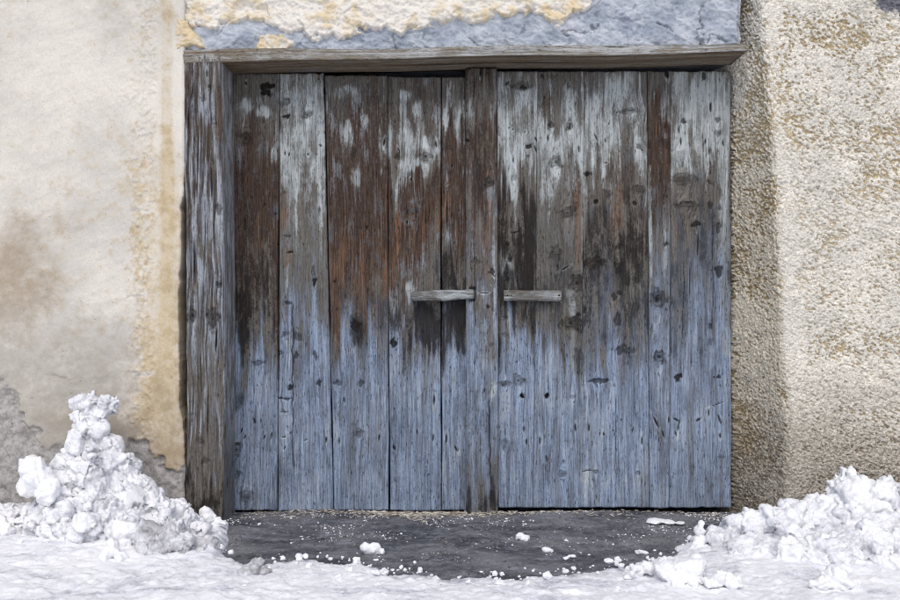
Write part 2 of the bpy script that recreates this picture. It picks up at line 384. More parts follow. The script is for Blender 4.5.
# ================================================================== LEFT WALL (smooth plaster)
WY = -0.222
xs = np.concatenate([-3.8 - (np.linspace(0, 1, 10)[1:] ** 1.7 * 3.5)[::-1], axis((-3.8, -2.2, 0.011), (-2.2, -1.265, 0.0044))])
zs = axis((-0.35, -0.05, 0.06), (-0.05, 2.62, 0.0050), (2.62, 3.4, 0.014), (3.4, 3.7, 0.06))
X, Z = np.meshgrid(xs, zs)
px = PX(X, WY); py = 300 - (Z - CAM_H) * 900 / (CAM_D + WY)
n_l = fbm(X * 2.5, Z * 2.5, seed=20); n_m = fbm(X * 14, Z * 14, seed=21); n_f = fbm(X * 60, Z * 60, seed=22, oct=3)
wx = px + (n_m - 0.5) * 34 + (n_l - 0.5) * 14; wy = py + (fbm(X * 13, Z * 13, seed=23) - 0.5) * 40
# bare masonry: low left corner and the foot beside the post
bl_edge = np.interp(wx, [-420, -330, -240, -190, -120, -60, 0, 18, 26, 34, 48, 62, 120], [430, 405, 440, 398, 404, 372, 384, 398, 425, 440, 446, 470, 505])
bare1 = sst(-3, 5, wy - bl_edge)
br_edge = np.interp(wx, [100, 128, 140, 155, 172, 190], [520, 444, 446, 452, 462, 468])
bare2 = sst(-3, 5, wy - br_edge)
bare = np.clip(bare1 * (px < 100) + bare2 * (px >= 100), 0, 1)
flake = sst(0.0, 14, 19 - np.abs(wx - 143)) * sst(0.50, 0.60, fbm(X * 70, Z * 60, seed=24, oct=3))
chip = np.zeros_like(px)
for cx, cy, rx, ry in ((149, 84, 8, 6), (137, 213, 11, 3), (136, 299, 10, 1.6), (142, 372, 15, 3), (60, 375, 12, 2)):
    chip = np.maximum(chip, sst(1.25, 0.7, np.hypot((wx * .35 + px * .65 - cx) / rx, (wy * .35 + py * .65 - cy) / ry)))
dsp = (n_l - 0.5) * 0.022 + (n_m - 0.5) * 0.007 + (n_f - 0.5) * 0.0022
trow = fbm(X * 7 + Z * 5, Z * 26 - X * 12, seed=26, oct=3)
dsp += (trow - 0.5) * 0.005 * (px < 140)
dsp += flake * 0.0045 - chip * 0.004 * sst(0.35, 0.6, fbm(X * 70, Z * 70, seed=25, oct=2))
stripe = sst(154, 163, px)
dsp = dsp * (1 - 0.6 * stripe) + stripe * (0.004 - 0.010 * sst(160, 182, px)) + 0.003 * np.exp(-((px - 161) / 2.2) ** 2)
grv = vn(X * 160, Z * 1.5, seed=29)
dsp += stripe * (grv - 0.5) * 0.002
bar_n = fbm(X * 26, Z * 26, seed=27)
dsp = dsp * (1 - bare) + bare * (-0.016 + (bar_n - 0.5) * 0.026 + (n_f - 0.5) * 0.006)
och = sst(118, 162, wx + (n_f - .5) * 30) * sst(75, 190, wy) * (0.42 + 0.5 * fbm(X * 8, Z * 4, seed=33)) * sst(200, 182, px) + sst(158, 164, px) * sst(176, 170, px) * 0.55
och += 0.30 * sst(112, 140, wx) * sst(158, 140, wx) * (1 - flake) + 0.55 * sst(10, 40, 40 - np.hypot((px - 150) * 1.0, (py - 395) * 0.5))
och = och * (1 - 0.6 * sst(172, 178, px) * sst(230, 120, py)) - chip * 0.6 * (px > 120)
stn = 0.85 * sst(1.3, 0.3, np.hypot((wx - 8) / 52, (wy - 283) / 62)) + 0.7 * sst(1.3, 0.2, np.hypot((wx - 88) / 62, (wy - 425) / 32)) \
    + 0.35 * sst(1.2, 0.2, np.hypot((wx - 45) / 60, (wy - 225) / 20)) + 0.30 * sst(330, 420, wy) + 0.55 * sst(125, 165, wx) * sst(370, 460, wy)
dirt = 0.75 * sst(270, 370, wy) * sst(160, 110, wx) + 0.55 * sst(450, 480, wy) + 0.5 * chip * (px < 140) + 0.25 * sst(1.2, 0.3, np.hypot((wx - 112) / 30, (wy - 25) / 30))
# the ragged edge against the post, with an open crack lower down
edge_w = sst(-1.32, -1.265, X)
crack = np.interp(py, [0, 150, 195, 205, 260, 300, 380, 408, 420, 600], [0, 0, 0.004, 0.018, 0.018, 0.030, 0.026, 0.020, 0.004, 0.0])
X2 = X - edge_w * (crack + (fbm(Z * 22, Z * 0 + 3, seed=31) - 0.5) * 0.012 * (0.3 + (crack > 0.001)))
Yw = WY - dsp + sst(-1.275, -1.265, X) * 0.006
wear = np.stack([np.clip(och, 0, 1), np.clip(stn, 0, 1), np.clip(bare, 0, 1), np.clip(dirt, 0, 1)], -1)
o = slab('plaster_wall', X2, Yw, Z, PLASTER, back=0.3, attrs={'wear': wear}, origin=np.array([-2.2, WY, 0.0]))
tag(o, 'smooth cream plaster wall with ochre stripe and brown stains beside the wooden post', 'wall')

# ================================================================== RIGHT WALL (roughcast, splayed and battered corner)
zs = axis((-0.35, -0.03, 0.05), (-0.03, 2.62, 0.0037), (2.62, 3.4, 0.014), (3.4, 3.7, 0.06))
s_in, s_out = 0.30, 0.66
ss = np.concatenate([axis((-0.45, -s_in, 0.02), (-s_in, s_out, 0.0034))[:-1], axis((s_out, s_out + 1.2, 0.011))[:-1], s_out + 1.2 + np.linspace(0, 1, 10) ** 1.8 * 3.4])
S, Z = np.meshgrid(ss, zs)
k = np.clip(1 - Z / 2.6, -0.3, 1.1)                     # 1 at the foot, 0 at the top of the picture
cxr = 1.470 + 0.112 * k + 0.02 * np.sin(k * 3.0); cyr = -0.222 - 0.075 * k
ix, iy = 1.424, 0.02                                    # where the reveal meets the door
dl = np.hypot(cxr - ix, cyr - iy); ux, uy = (ix - cxr) / dl, (iy - cyr) / dl
def path(S):
    a = np.minimum(S, 0); b = np.maximum(S, 0)
    return cxr - a * ux * 1.0 + b, cyr - a * uy * 1.0 - b * 0.006
rad = 0.022                                             # the rounded corner
P = [path(S - rad), path(S - rad / 2), path(S), path(S + rad / 2), path(S + rad)]
Xr = sum(p[0] for p in P) / 5; Yr = sum(p[1] for p in P) / 5
nx_ = np.gradient(Yr, axis=1); ny_ = -np.gradient(Xr, axis=1); nl = np.hypot(nx_, ny_) + 1e-9; nx_ /= nl; ny_ /= nl
corner = np.exp(-((S - 0.04 + (fbm(S * 9, Z * 5, seed=55) - .5) * .08) / 0.055) ** 2) * 0.6            # smoother trowelled margin along the corner
da, db = S * 0.86 - Z * 0.5, S * 0.5 + Z * 0.86
d1 = fbm(da * 68, db * 128, seed=50, oct=3, gain=.6)
d2 = fbm(S * 30, Z * 30, seed=51, oct=3); d3 = fbm(S * 150, Z * 150, seed=52, oct=2); d4 = fbm(S * 4, Z * 6, seed=53, oct=4)
pit = sst(0.46, 0.32, d1 + (d4 - 0.5) * 0.45 + (d3 - .5) * .12) * (1 - 0.75 * corner)
bump_ = sst(0.40, 0.70, fbm(da * 105 + 9, db * 150, seed=54, oct=2)) * (1 - 0.6 * corner)
dsp = -0.008 * pit + 0.0045 * bump_ + (d2 - 0.5) * 0.008 + (d3 - 0.5) * 0.0045 + (d4 - 0.5) * 0.014 + (vn(S * 290, Z * 290, seed=57) - .5) * 0.0055
blob = 1 - pit
pyr = 300 - (Z - CAM_H) * 900 / (CAM_D - 0.25); pxr = PX(Xr, Yr)
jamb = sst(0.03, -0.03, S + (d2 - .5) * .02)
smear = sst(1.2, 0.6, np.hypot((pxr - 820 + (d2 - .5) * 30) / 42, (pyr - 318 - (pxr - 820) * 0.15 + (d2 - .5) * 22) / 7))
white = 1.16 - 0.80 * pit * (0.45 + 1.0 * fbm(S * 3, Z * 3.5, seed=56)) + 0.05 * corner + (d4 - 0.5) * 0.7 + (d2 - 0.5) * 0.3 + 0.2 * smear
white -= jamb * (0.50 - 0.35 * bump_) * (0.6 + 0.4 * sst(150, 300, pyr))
white -= 0.25 * sst(400, 500, pyr + (d4 - 0.5) * 120)
white -= 0.35 * sst(1.3, 0.3, np.hypot((pxr - 825) / 80, (pyr - 70) / 70)) + 0.12 * sst(360, 420, pyr)
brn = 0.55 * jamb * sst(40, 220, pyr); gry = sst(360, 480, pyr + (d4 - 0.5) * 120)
hi = sst(1.2, 0.5, np.hypot((pxr - 905 + (d2 - .5) * 30) / 34, (pyr + 2 + (d2 - .5) * 20) / 20))
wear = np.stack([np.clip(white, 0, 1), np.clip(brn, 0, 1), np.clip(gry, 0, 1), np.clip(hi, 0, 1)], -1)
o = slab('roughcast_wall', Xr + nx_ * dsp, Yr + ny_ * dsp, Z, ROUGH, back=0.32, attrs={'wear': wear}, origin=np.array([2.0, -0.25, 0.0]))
tag(o, 'pebbly cream roughcast wall with leaning rounded corner beside the door', 'wall')

# ================================================================== MASONRY ABOVE THE LINTEL BEAM
MY = -0.185
def lintel_top(x): return 2.268 + 0.0115 * (x + 0.0) + 0.004 * np.sin(x * 5)
xs = axis((-1.30, 1.40, 0.0045)); vs_ = np.concatenate([axis((0, 0.36, 0.0045), (0.36, 1.15, 0.010), (1.15, 1.43, 0.05))])
X, Vv = np.meshgrid(xs, vs_); Z = lintel_top(X) - 0.03 + Vv
px = PX(X, MY); py = 300 - (Z - CAM_H) * 900 / (CAM_D + MY)
a1 = fbm(X * 7, Z * 9, seed=60); a2 = fbm(X * 30 + Z * 10, Z * 34, seed=61); a3 = fbm(X * 100, Z * 100, seed=62, oct=2)
wj = (fbm(X * 9, Z * 9, seed=65) - 0.5) * 1.2
_, f2_, cid, ox_, oy_, _ = worley(X * 8 + wj, Z * 15 + X * 3 + wj, 0.5, seed=63)
_, _, cid2, ox2, oy2, _ = worley(X * 22 + wj, Z * 34 - X * 7 + wj, 0.5, seed=67)
tilt = ox_ * (cid - 0.5) * 2.2 + oy_ * (np.modf(cid * 7.3)[0] - 0.3) * 2.4 + (np.modf(cid * 3.7)[0] - .5) * .5
tilt2 = ox2 * (cid2 - 0.5) + oy2 * (np.modf(cid2 * 7.3)[0] - 0.35)
crk = np.zeros_like(X)
for pts in (((704, 5), (699, 18), (706, 30), (701, 40), (698, 48)), ((700, 42), (722, 38), (735, 44)), ((566, 36), (585, 31), (600, 24)), ((470, 38), (476, 44)), ((396, 36), (398, 50)), ((655, 20), (668, 26), (671, 31))):
    for (ax_, ay_), (bx_, by_) in zip(pts[:-1], pts[1:]):
        vx, vy = bx_ - ax_, by_ - ay_; wx_ = px + wj * 9 + (a2 - .5) * 14 - ax_; wy_ = py + wj * 7 + (a2 - .5) * 12 - ay_
        t_ = np.clip((wx_ * vx + wy_ * vy) / (vx * vx + vy * vy), 0, 1)
        crk = np.maximum(crk, sst(1.3, 0.4, np.hypot(wx_ - t_ * vx, wy_ - t_ * vy)))
dsp = (a1 - 0.5) * 0.03 + (a2 - 0.5) * 0.012 + (a3 - 0.5) * 0.005 + tilt * 0.012 + tilt2 * 0.010 + (fbm(X * 48 + Z * 30, Z * 60, seed=68, oct=3) - .5) * .014 - crk * 0.009
li = 0.55 * sst(0.5, 0.72, a2 * 0.6 + a1 * 0.4) * sst(-0.4, 0.8, X)
wear = np.stack([crk * 0.4, li, 0 * X, 0 * X + 1], -1)
mas = empty('masonry_wall', (0, MY, 2.25))
tag(mas, 'blue grey mortar band under peeling cream plaster above the long beam', 'wall')
o = slab('mortar_band', X, MY - dsp + sst(0.03, 0.0, 1.40 - X) * 0.03, Z, MORTAR, back=0.31, attrs={'wear': wear}); adopt(o, mas)
base_y = MY - dsp
def remnant(name, mask, thick, seed, ochre):
    n = fbm(X * 24, Z * 24, seed=seed); n2 = fbm(X * 80, Z * 80, seed=seed + 1, oct=2)
    y = base_y - (mask * thick - 0.006 * (1 - mask)) - mask * ((n - 0.5) * 0.018 + (n2 - 0.5) * 0.006)
    wr = np.stack([ochre + (n - 0.5) * 1.1, 0 * X, 0 * X, 0 * X + 1], -1)
    o = slab(name, X, y + (mask < 0.02) * 0.02, Z, REMNANT, keep=mask > 0.02, attrs={'wear': np.clip(wr, 0, 1)}); adopt(o, mas); return o
jx = (fbm(X * 30, Z * 30, seed=70) - 0.5); wyy = py + jx * 16
edge = np.interp(px, [150, 200, 208, 216, 226, 240, 262, 285, 300, 306, 330, 346, 356, 385, 397, 410, 425, 440, 470, 485, 497, 515, 530, 541, 551, 567, 573, 580, 588, 592, 596, 700],
                 [20, 24, 30, 28, 22, 21, 24, 30, 31, 36, 38, 37, 30, 27, 34, 32, 27, 23, 21, 19, 13, 16, 10, 13, 22, 22, 11, 9, 9, 4, -6, -9])
n_r = fbm(X * 3, Z * 0 + 1, seed=72)
remnant('plaster_remnant', sst(-2.0, 2.0, edge - wyy) * sst(1.19, 1.15, X + jx * 0.25 + (fbm(Z * 3, Z * 0 + 7, seed=79) - 0.5) * 0.35) , 0.020, 73, np.clip(0.25 + 0.6 * (fbm(X * 4, Z * 5, seed=74) - 0.35), 0, 1))
tri = np.minimum(np.minimum(51 - wyy, (px - 172)), (207 - px) - (51 - py) * 0.62 + jx * 6)
remnant('plaster_remnant', sst(-1, 2.0, np.minimum(tri, py - 18)), 0.026, 75, 0.75 + 0 * X)
blobm = np.maximum.reduce([1 - np.hypot((px - a + jx * 8) / rx, (wyy - b) / ry) for a, b, rx, ry in ((264, 46, 10, 7), (273, 43, 8, 7), (284, 44, 10, 8), (275, 49, 18, 5))])
remnant('plaster_remnant', sst(-0.15, 0.25, blobm), 0.016, 77, 0.55 + 0 * X)

# ================================================================== WEATHERED WOOD
def wood_fields(px, py, X, Z, seed, keys, blobs=(), knots=(), slits=(), edge_pale=None, xr=None, horiz=False):
    """wear / mark / grain fields and the relief of one board, in the same units for every board"""
    u, v = (Z, X) if horiz else (X, Z)
    uu = u.copy()
    for (kx, ky, rx, ry, st) in knots:                    # grain lines bend round the knots
        dx, dy = (px - kx), (py - ky); rr = np.hypot(dx / (rx * 2.2), dy / (ry * 4.0))
        uu = uu - np.sign(dx) * np.exp(-rr ** 2) * min(rx, 6) * (0.0025 if st > 0 else 0.0013) * np.minimum(1, np.abs(dx) / (rx * .5 + .1))
    uu = uu + (fbm(u * 3, v * 1.1, seed=seed + 1, oct=2) - 0.5) * 0.03
    streak = fbm(uu * 95, v * 2.2, seed=seed + 2, oct=3); streak2 = fbm(uu * 30, v * 2.6, seed=seed + 3, oct=3)
    q = py + 10 * sst(220, 290, py) + (streak2 - 0.5) * 105 + (streak - 0.5) * 75 + (fbm(uu * 12, v * 1.5, seed=seed + 4, oct=2) - .5) * 70
    ky_ = [k_[0] for k_ in keys]
    L = [np.interp(q, ky_, [k_[i] * (1.45 if i == 4 else 1) for k_ in keys]) for i in range(1, 6)]     # brown, bleach, blue, dark, orange
    jx = (fbm(px / 9, py / 16, seed=seed + 5) - 0.5)
    for (ch, bx, by, rx, ry, st) in blobs:
        L[ch] = L[ch] + st * sst(1.35, 0.35, np.hypot((px - bx + jx * rx * 1.3) / rx, (py - by + jx * ry * 1.6 + (streak - .5) * ry) / ry))
    if edge_pale is not None:
        e0 = edge_pale[0]; L[1] = L[1] + edge_pale[1] * sst(3.2, 0.3, np.abs(px - e0))
    knot = np.zeros_like(px); hole = np.zeros_like(px); rel = np.zeros_like(px)
    for (kx, ky, rx, ry, st) in knots:
        ang = np.arctan2(py - ky, px - kx)
        r = np.hypot((px - kx) / rx, (py - ky) / ry) * (0.62 + 0.75 * vn(ang * 1.3 + kx, px * 0 + ky, seed=seed) + 0.5 * (vn(px / 2.0, py / 2.6, seed=seed) - .5))
        if st > 0:      # a knot with rings
            knot = np.maximum(knot, np.clip(1.25 - r, 0, 1) * st); rel -= 0.003 * sst(1.2, 0.8, r) - 0.002 * sst(0.8, 0.5, r)
            hole = np.maximum(hole, 0.8 * sst(0.34, 0.15, r) * st); rel += 0.0025 * sst(0.35, 0.0, np.abs(r - 1.2))
            L[3] = L[3] + 0.25 * sst(1.6, 0.8, r) * st
        else:           # a rotten hole or chip
            hole = np.maximum(hole, sst(1.15, 0.75, r) * -st); rel -= 0.009 * sst(1.2, 0.6, r) * -st
    for (sx, sy, ln, wd, an) in slits:
        a = math.radians(-an); dx, dy = px - sx, py - sy
        al = dx * math.sin(a) + dy * math.cos(a); ac = dx * math.cos(a) - dy * math.sin(a)
        r = np.hypot(al / ln, ac / wd); hole = np.maximum(hole, 0.9 * sst(1.2, 0.6, r)); rel -= 0.008 * sst(1.25, 0.4, r)
        L[1] = L[1] + 0.35 * sst(1.0, 0.0, np.abs(r - 1.6))
    # worm flecks where the wood is brown and raw
    fl = vn(uu * 150, v * 26, seed=seed + 6); fl2 = vn(uu * 9, v * 7, seed=seed + 7)
    fleck = sst(0.83, 0.93, fl) * sst(0.35, 0.6, fl2) * np.clip(L[0] * 1.1 + 0.22, 0, 1)
    hole = np.maximum(hole, fleck * 0.8); rel -= fleck * 0.004
    rel += (streak - 0.5) * 0.006 + (streak2 - 0.5) * 0.003
    wear = np.stack([np.clip(a, 0, 1.2) for a in L[:4]], -1)
    tone = 0.92 + 0.16 * fbm(u * 4, v * 1.2, seed=seed + 9, oct=2)
    mark = np.stack([np.clip(L[4], 0, 1), knot, np.clip(hole, 0, 1), tone], -1)
    gv = np.stack([uu, 0 * uu + seed * 1.37, v], -1)
    return wear, mark, gv, rel

def door_px(X, Z): return 450 + 200 * X, 512 - 200 * Z      # picture units on the door plane
def plank(parent, name, top, bot, xt, xb, yf, keys, seed, thick=0.04, step=(0.0038, 0.0055), mat=None, notch=None, cracks=(), wobs=None, edge=0.004, **kw):
    """top/bot: y of the ends, xt/xb: x of both edges at top and bottom, all in door-plane picture units"""
    W = (xt[1] - xt[0]) / 200; H = (bot - top) / 200
    nx = max(6, int(W / step[0])); nz = int(H / step[1])
    u = np.linspace(0, 1, nx + 1); v = np.linspace(0, 1, nz + 1)
    e = 0.0025 / W; u = np.unique(np.concatenate([u, [e, 1 - e]]))
    U, Vv = np.meshgrid(u, v)
    yy = bot + (top - bot) * Vv
    xl = np.interp(yy, [top, bot], [xt[0], xb[0]]); xh = np.interp(yy, [top, bot], [xt[1], xb[1]])
    ws = wobs or seed
    wob = (fbm(yy / 60, yy * 0 + ws, seed=ws + 80, oct=3) - 0.5) * 1.2
    Pxx = xl + (xh - xl) * U + wob
    yy = yy + (fbm(Pxx / 6, Pxx * 0, seed=seed + 81, oct=2) - 0.5) * 1.6 * (sst(0.01, 0, Vv) + sst(0.99, 1, Vv))
    X = (Pxx - 450) / 200; Z = (512 - yy) / 200
    wear, mark, gv, rel = wood_fields(Pxx, yy, X, Z, seed, keys, **kw)
    gv[..., 0] += seed * 3.7
    for (cx0, cy0, cx1, cy1, wdt) in cracks:               # long shakes running with the grain
        cc = np.interp(yy, [cy0, cy1], [cx0, cx1]) + (fbm(yy / 9, yy * 0 + 2, seed=seed + 82, oct=3) - 0.5) * 3
        on = sst(cy0 - 4, cy0 + 8, yy) * sst(cy1 + 4, cy1 - 8, yy); d = sst(1.3, 0.3, np.abs(Pxx - cc) / wdt) * on
        rel = rel - d * 0.008; mark[..., 2] = np.maximum(mark[..., 2], d * 0.85)
    ex = np.minimum(U, 1 - U) * W; ez = np.minimum(Vv, 1 - Vv) * H
    rel = rel - edge * sst(edge, 0.0, ex) - 0.004 * sst(0.006, 0.0, ez) + (vn(X * 4, Z * 0.9, seed=seed + 83) - 0.5) * 0.006
    if notch is not None:
        n_ = (np.abs(Pxx - notch[0]) < notch[2]) & (np.abs(yy - notch[1]) < notch[3]); rel = np.where(n_, -0.03, rel)
    return slab_child(name, X, yf - rel, Z, mat or WOOD, parent, yf + thick, {'wear': wear, 'mark': mark, 'grain': gv})
def slab_child(name, X, Y, Z, mat, parent, back, attrs):
    o = slab(name, X, Y, Z, mat, back=back, attrs=attrs); return adopt(o, parent)

# ---- the frame: post and beam
frame = empty('door_frame', (-1.17, -0.1, 0.0))
tag(frame, 'weathered timber door frame of one thick post and a long beam', 'door frame')
def post():
    x0, x1, y0, z0, z1 = -1.262, -1.080, -0.212, -0.03, 2.235
    per = axis((0, x1 - x0, 0.0032), (x1 - x0, x1 - x0 + 0.215, 0.005))     # front face, then the face towards the door
    zs = axis((z0, z1, 0.006)); S, Z = np.meshgrid(per, zs); Wd = x1 - x0
    rd = 0.010
    acc = [0, 0]
    for o_ in (-rd, -rd / 2, 0, rd / 2, rd):
        s = np.clip(S + o_, 0, None); acc[0] = acc[0] + np.minimum(s, Wd) / 5; acc[1] = acc[1] + np.maximum(s - Wd, 0) / 5
    X = x0 + acc[0] + 0.006 * np.sin(Z * 2.1); Y = y0 + acc[1]
    px = PX(X, Y * 0 + y0) ; px = np.where(S > Wd, 224 + (S - Wd) * 45, px); py = 300 - (Z - CAM_H) * 900 / (CAM_D + y0)
    keys = [(60, .3, .2, 0, .1, 0), (80, .5, .3, 0, .1, .2), (105, .65, .45, .2, .15, .2), (200, .6, .5, .3, .15, .15), (300, .5, .5, .4, .15, .1),
            (370, .4, .5, .4, .15, 0), (410, .15, .3, .3, .15, 0), (440, .05, .2, .1, .08, 0), (500, .05, .1, .05, .1, 0), (512, .2, 0, 0, .4, 0)]
    kn = [(193, 316, 4, 5, 1), (213, 318, 5, 6, 1), (219, 285, 3, 4, -0.7), (214, 120, 3, 5, -0.5), (204, 98, 3, 4, -0.6), (200, 440, 3, 4, 0.7), (205, 460, 3, 4, 0.7), (218, 208, 3, 6, -0.6)]
    sl = [(207, 74, 4, 1.0, 0), (192, 92, 9, .8, 4), (188, 120, 12, .8, 0), (198, 150, 30, .8, 1), (211, 180, 22, .9, -1), (205, 240, 30, .8, 1), (194, 260, 26, .8, 0), (216, 340, 14, 1, 2), (201, 370, 30, .8, 0), (207, 420, 20, .7, 1)]
    wear, mark, gv, rel = wood_fields(px, py, S, Z, 301, keys, knots=kn, slits=sl, blobs=[(3, 205, 505, 16, 9, .4), (4, 221, 130, 3, 60, .6)])
    side = sst(Wd - 0.004, Wd + 0.012, S)
    Sw = S + (fbm(S * 14, Z * 6, seed=313, oct=2) - .5) * 0.02
    st = fbm(Sw * 120, Z * 5.0, seed=311, oct=3); st2 = fbm(Sw * 190, Z * 9, seed=312, oct=2)
    rel = rel + (1 - side) * ((st - 0.5) * 0.018 + (sst(0.35, 0.65, st2) - 0.5) * 0.005)
    wear[..., 1] += (1 - side) * ((st - 0.5) * 2.4 - 0.12); wear[..., 0] -= (1 - side) * (st - 0.5) * 1.6
    for c_, t_ in ((0, 0.1), (1, 0.6), (2, 0.0), (3, 0.0)): wear[..., c_] = wear[..., c_] * (1 - side) + t_ * side
    wear[..., 3] += side * sst(400, 470, py) * 0.4
    mark[..., 2] *= (1 - side); rel *= (1 - 0.7 * side); wear = np.clip(wear, 0, 1)
    nx_ = np.gradient(Y, axis=1); ny_ = -np.gradient(X, axis=1); nl = np.hypot(nx_, ny_) + 1e-9
    o = slab('post', X + nx_ / nl * rel, Y + ny_ / nl * rel, Z, POSTW, back=0.03, attrs={'wear': wear, 'mark': mark, 'grain': gv}); adopt(o, frame)
post()
def beam():
    y0 = -0.214; x0, x1 = -1.270, 1.408
    hf = 0.052; dp = 0.235
    xs = axis((x0, x1, 0.006)); per = axis((-0.04, 0, 0.01), (0, dp, 0.008), (dp, dp + hf, 0.0032), (dp + hf, dp + hf + 0.06, 0.01))
    Xg, S = np.meshgrid(xs, per)                 # from the back of the underside, round the front, onto the top
    rd = 0.006; ay = az = 0
    for o_ in (-rd, 0, rd):
        s = S + o_
        ay = ay + (np.clip(dp - np.maximum(s, 0), 0, dp) + np.clip(s - dp - hf, 0, 1)) / 3; az = az + np.clip(s - dp, 0, hf) / 3
    hloc = 1 + 0.28 * sst(-0.4, -1.2, Xg) - 0.18 * sst(0.5, 1.4, Xg)
    Y = y0 + ay; Z = lintel_top(Xg) - hf * hloc + az * hloc
    Z = Z - 0.008 * sst(-0.95, -1.05, Xg) * sst(0.6, 0.0, az / hf) * 0
    px = PX(Xg, y0 + 0 * Xg); py = 45 + S * 60
    st = fbm(Xg * 2.2, S * 120, seed=321, oct=3); st2 = fbm(Xg * 1.5, S * 45, seed=322, oct=3)
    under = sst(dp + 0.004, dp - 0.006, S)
    keys = [(0, .3, .4, .2, 0, .1), (100, .3, .4, .2, 0, .1)]
    kn = [(283, 63.5, 5, .6, -.7), (505, 62.6, 5, .6, -.8), (560, 62.2, 6, .5, -.6), (700, 62.6, 2, .4, -.9), (730, 62.5, 2, .5, -.8), (617, 61.8, 12, .4, -.7), (410, 61.6, 16, .3, -.5)]
    wear, mark, gv, rel = wood_fields(px, py, Xg, S, 331, keys, knots=kn, horiz=True)
    leftb = sst(-0.55, -1.0, Xg)
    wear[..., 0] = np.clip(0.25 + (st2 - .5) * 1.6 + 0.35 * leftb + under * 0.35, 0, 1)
    wear[..., 1] = np.clip((1 - under) * (0.55 + (st - .5) * 1.8 - leftb * 0.25), 0, 1)
    wear[..., 2] = np.clip((1 - under) * 0.35 * sst(-0.6, 0.4, Xg), 0, 1)
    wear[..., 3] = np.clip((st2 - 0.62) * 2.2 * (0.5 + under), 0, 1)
    mark[..., 2] = mark[..., 2] * sst(0.2, 0.0, under)
    rel = rel * 0.5 + (st - 0.5) * 0.008 + (st2 - 0.5) * 0.008
    rel += -0.006 * sst(0.6, 0.75, fbm(Xg * 1.3, S * 20, seed=324)) * (1 - under)
    ny_ = np.gradient(Z, axis=0); nz_ = -np.gradient(Y, axis=0); nl = np.hypot(ny_, nz_) + 1e-9
    o = slab('lintel_beam', Xg, Y - ny_ / nl * rel, Z - nz_ / nl * rel, BEAM, back=0.03, attrs={'wear': wear, 'mark': mark, 'grain': gv})
    adopt(o, frame)
beam()

# ---- left leaf
K = lambda *rows: list(rows)
leafL = empty('door_leaf', (-0.65, 0.02, 0.0))
tag(leafL, 'left door leaf of brown to blue grey planks with narrow overlapping strip', 'door')
# rows: y, brown, bleach, blue, dark, orange
plank(leafL, 'plank', 73, 511, (232.5, 279), (231, 277.2), 0.006,
      K((70, .3, .25, 0, .1, 0), (100, .35, .3, 0, .05, 0), (125, .55, .15, 0, .05, .1), (160, .8, 0, 0, .15, .1), (210, .9, 0, 0, .1, .2), (260, .75, 0, 0, .3, .15), (310, .5, 0, .1, .4, 0), (345, .35, 0, .4, .3, 0), (375, .1, 0, .8, .1, 0), (400, 0, 0, 1, 0, 0), (520, 0, .1, 1, 0, 0)),
      401, knots=[(246, 137, 5, 5, 1), (236, 450, 5, 5.5, .9), (235, 475, 4, 4.5, .8), (246, 499, 7, 7, .6), (267, 85, 7, 4, -.95), (265, 91, 5, 4, -.95), (258, 363, 5, 4, -.6), (275, 214, 2, 2.5, -.6)],
      slits=[(254, 421, 4, 1, -25), (241, 431, 3.5, .9, 20), (244.5, 437, 2.6, .9, 20), (264, 437.5, 3, .9, 30), (271, 436, 3.5, .8, 5), (246, 83, 2, .8, 0)],
      blobs=[(1, 246, 103, 8, 7, .5), (1, 263, 111, 9, 6, .7), (1, 273, 150, 3, 14, .5), (3, 237, 392, 9, 20, .6), (0, 240, 390, 10, 20, .5), (3, 262, 72, 20, 3, .3), (4, 262, 235, 7, 40, .35), (3, 240, 320, 8, 40, .3)])
plank(leafL, 'plank', 73, 511, (279.8, 323), (278, 333), 0.003,
      K((70, .1, .5, 0, .05, 0), (95, .1, .5, 0, 0, .1), (130, 0, .8, .1, 0, 0), (165, 0, .75, 0, 0, 0), (185, .2, .45, 0, .05, 0), (220, .2, .25, 0, .1, 0), (270, .1, .2, .1, .15, 0), (310, .1, .1, .4, .12, 0), (345, .05, .1, .75, .05, 0), (385, 0, 0, 1, 0, 0), (520, 0, .15, 1, 0, 0)),
      421, knots=[(286, 101, 4.5, 3.5, .8), (307.5, 114.5, 3.6, 3.6, 1), (285, 116, 4, 2, -.9), (318.5, 383, 2.6, 4, -.8), (290, 388, 2.2, 4, -.9), (285, 334, 5, 3, -.6), (298, 337, 6, 5, -.6), (281, 353, 5, 3, -.6), (296, 355, 2.4, 5, -.7), (288, 303, 5, 2, -.7), (285, 399, 6, 1.4, -.8), (283, 412, 4, 1, -.7), (313, 270, 2, 8, -.6), (314, 282, 2, 4, -.9), (290, 252, 3.5, 1.5, -.9), (287, 236, 4, 1.5, -.6), (315, 355, 2, 4, -.7)],
      slits=[(285, 153, 3, 1, 0), (289, 154, 3, 1, 10), (308, 154, 1.6, 1, 0), (320, 145, 2.6, 1, -55), (284, 437, 3, .8, 80), (284.5, 448, 2.4, .9, 20), (306, 440, 2.2, .8, 60), (326, 440, 3.5, 1, 5)],
      cracks=[(292, 300, 293, 470, 1.0)],
      blobs=[(4, 300, 105, 7, 12, .5), (1, 310, 132, 14, 10, .4), (1, 289, 172, 6, 12, .4), (4, 286, 235, 6, 60, .75), (1, 288, 275, 3, 22, .7), (1, 289, 350, 4, 16, .5), (1, 320, 200, 3, 60, .4), (0, 283, 200, 5, 40, .4)])
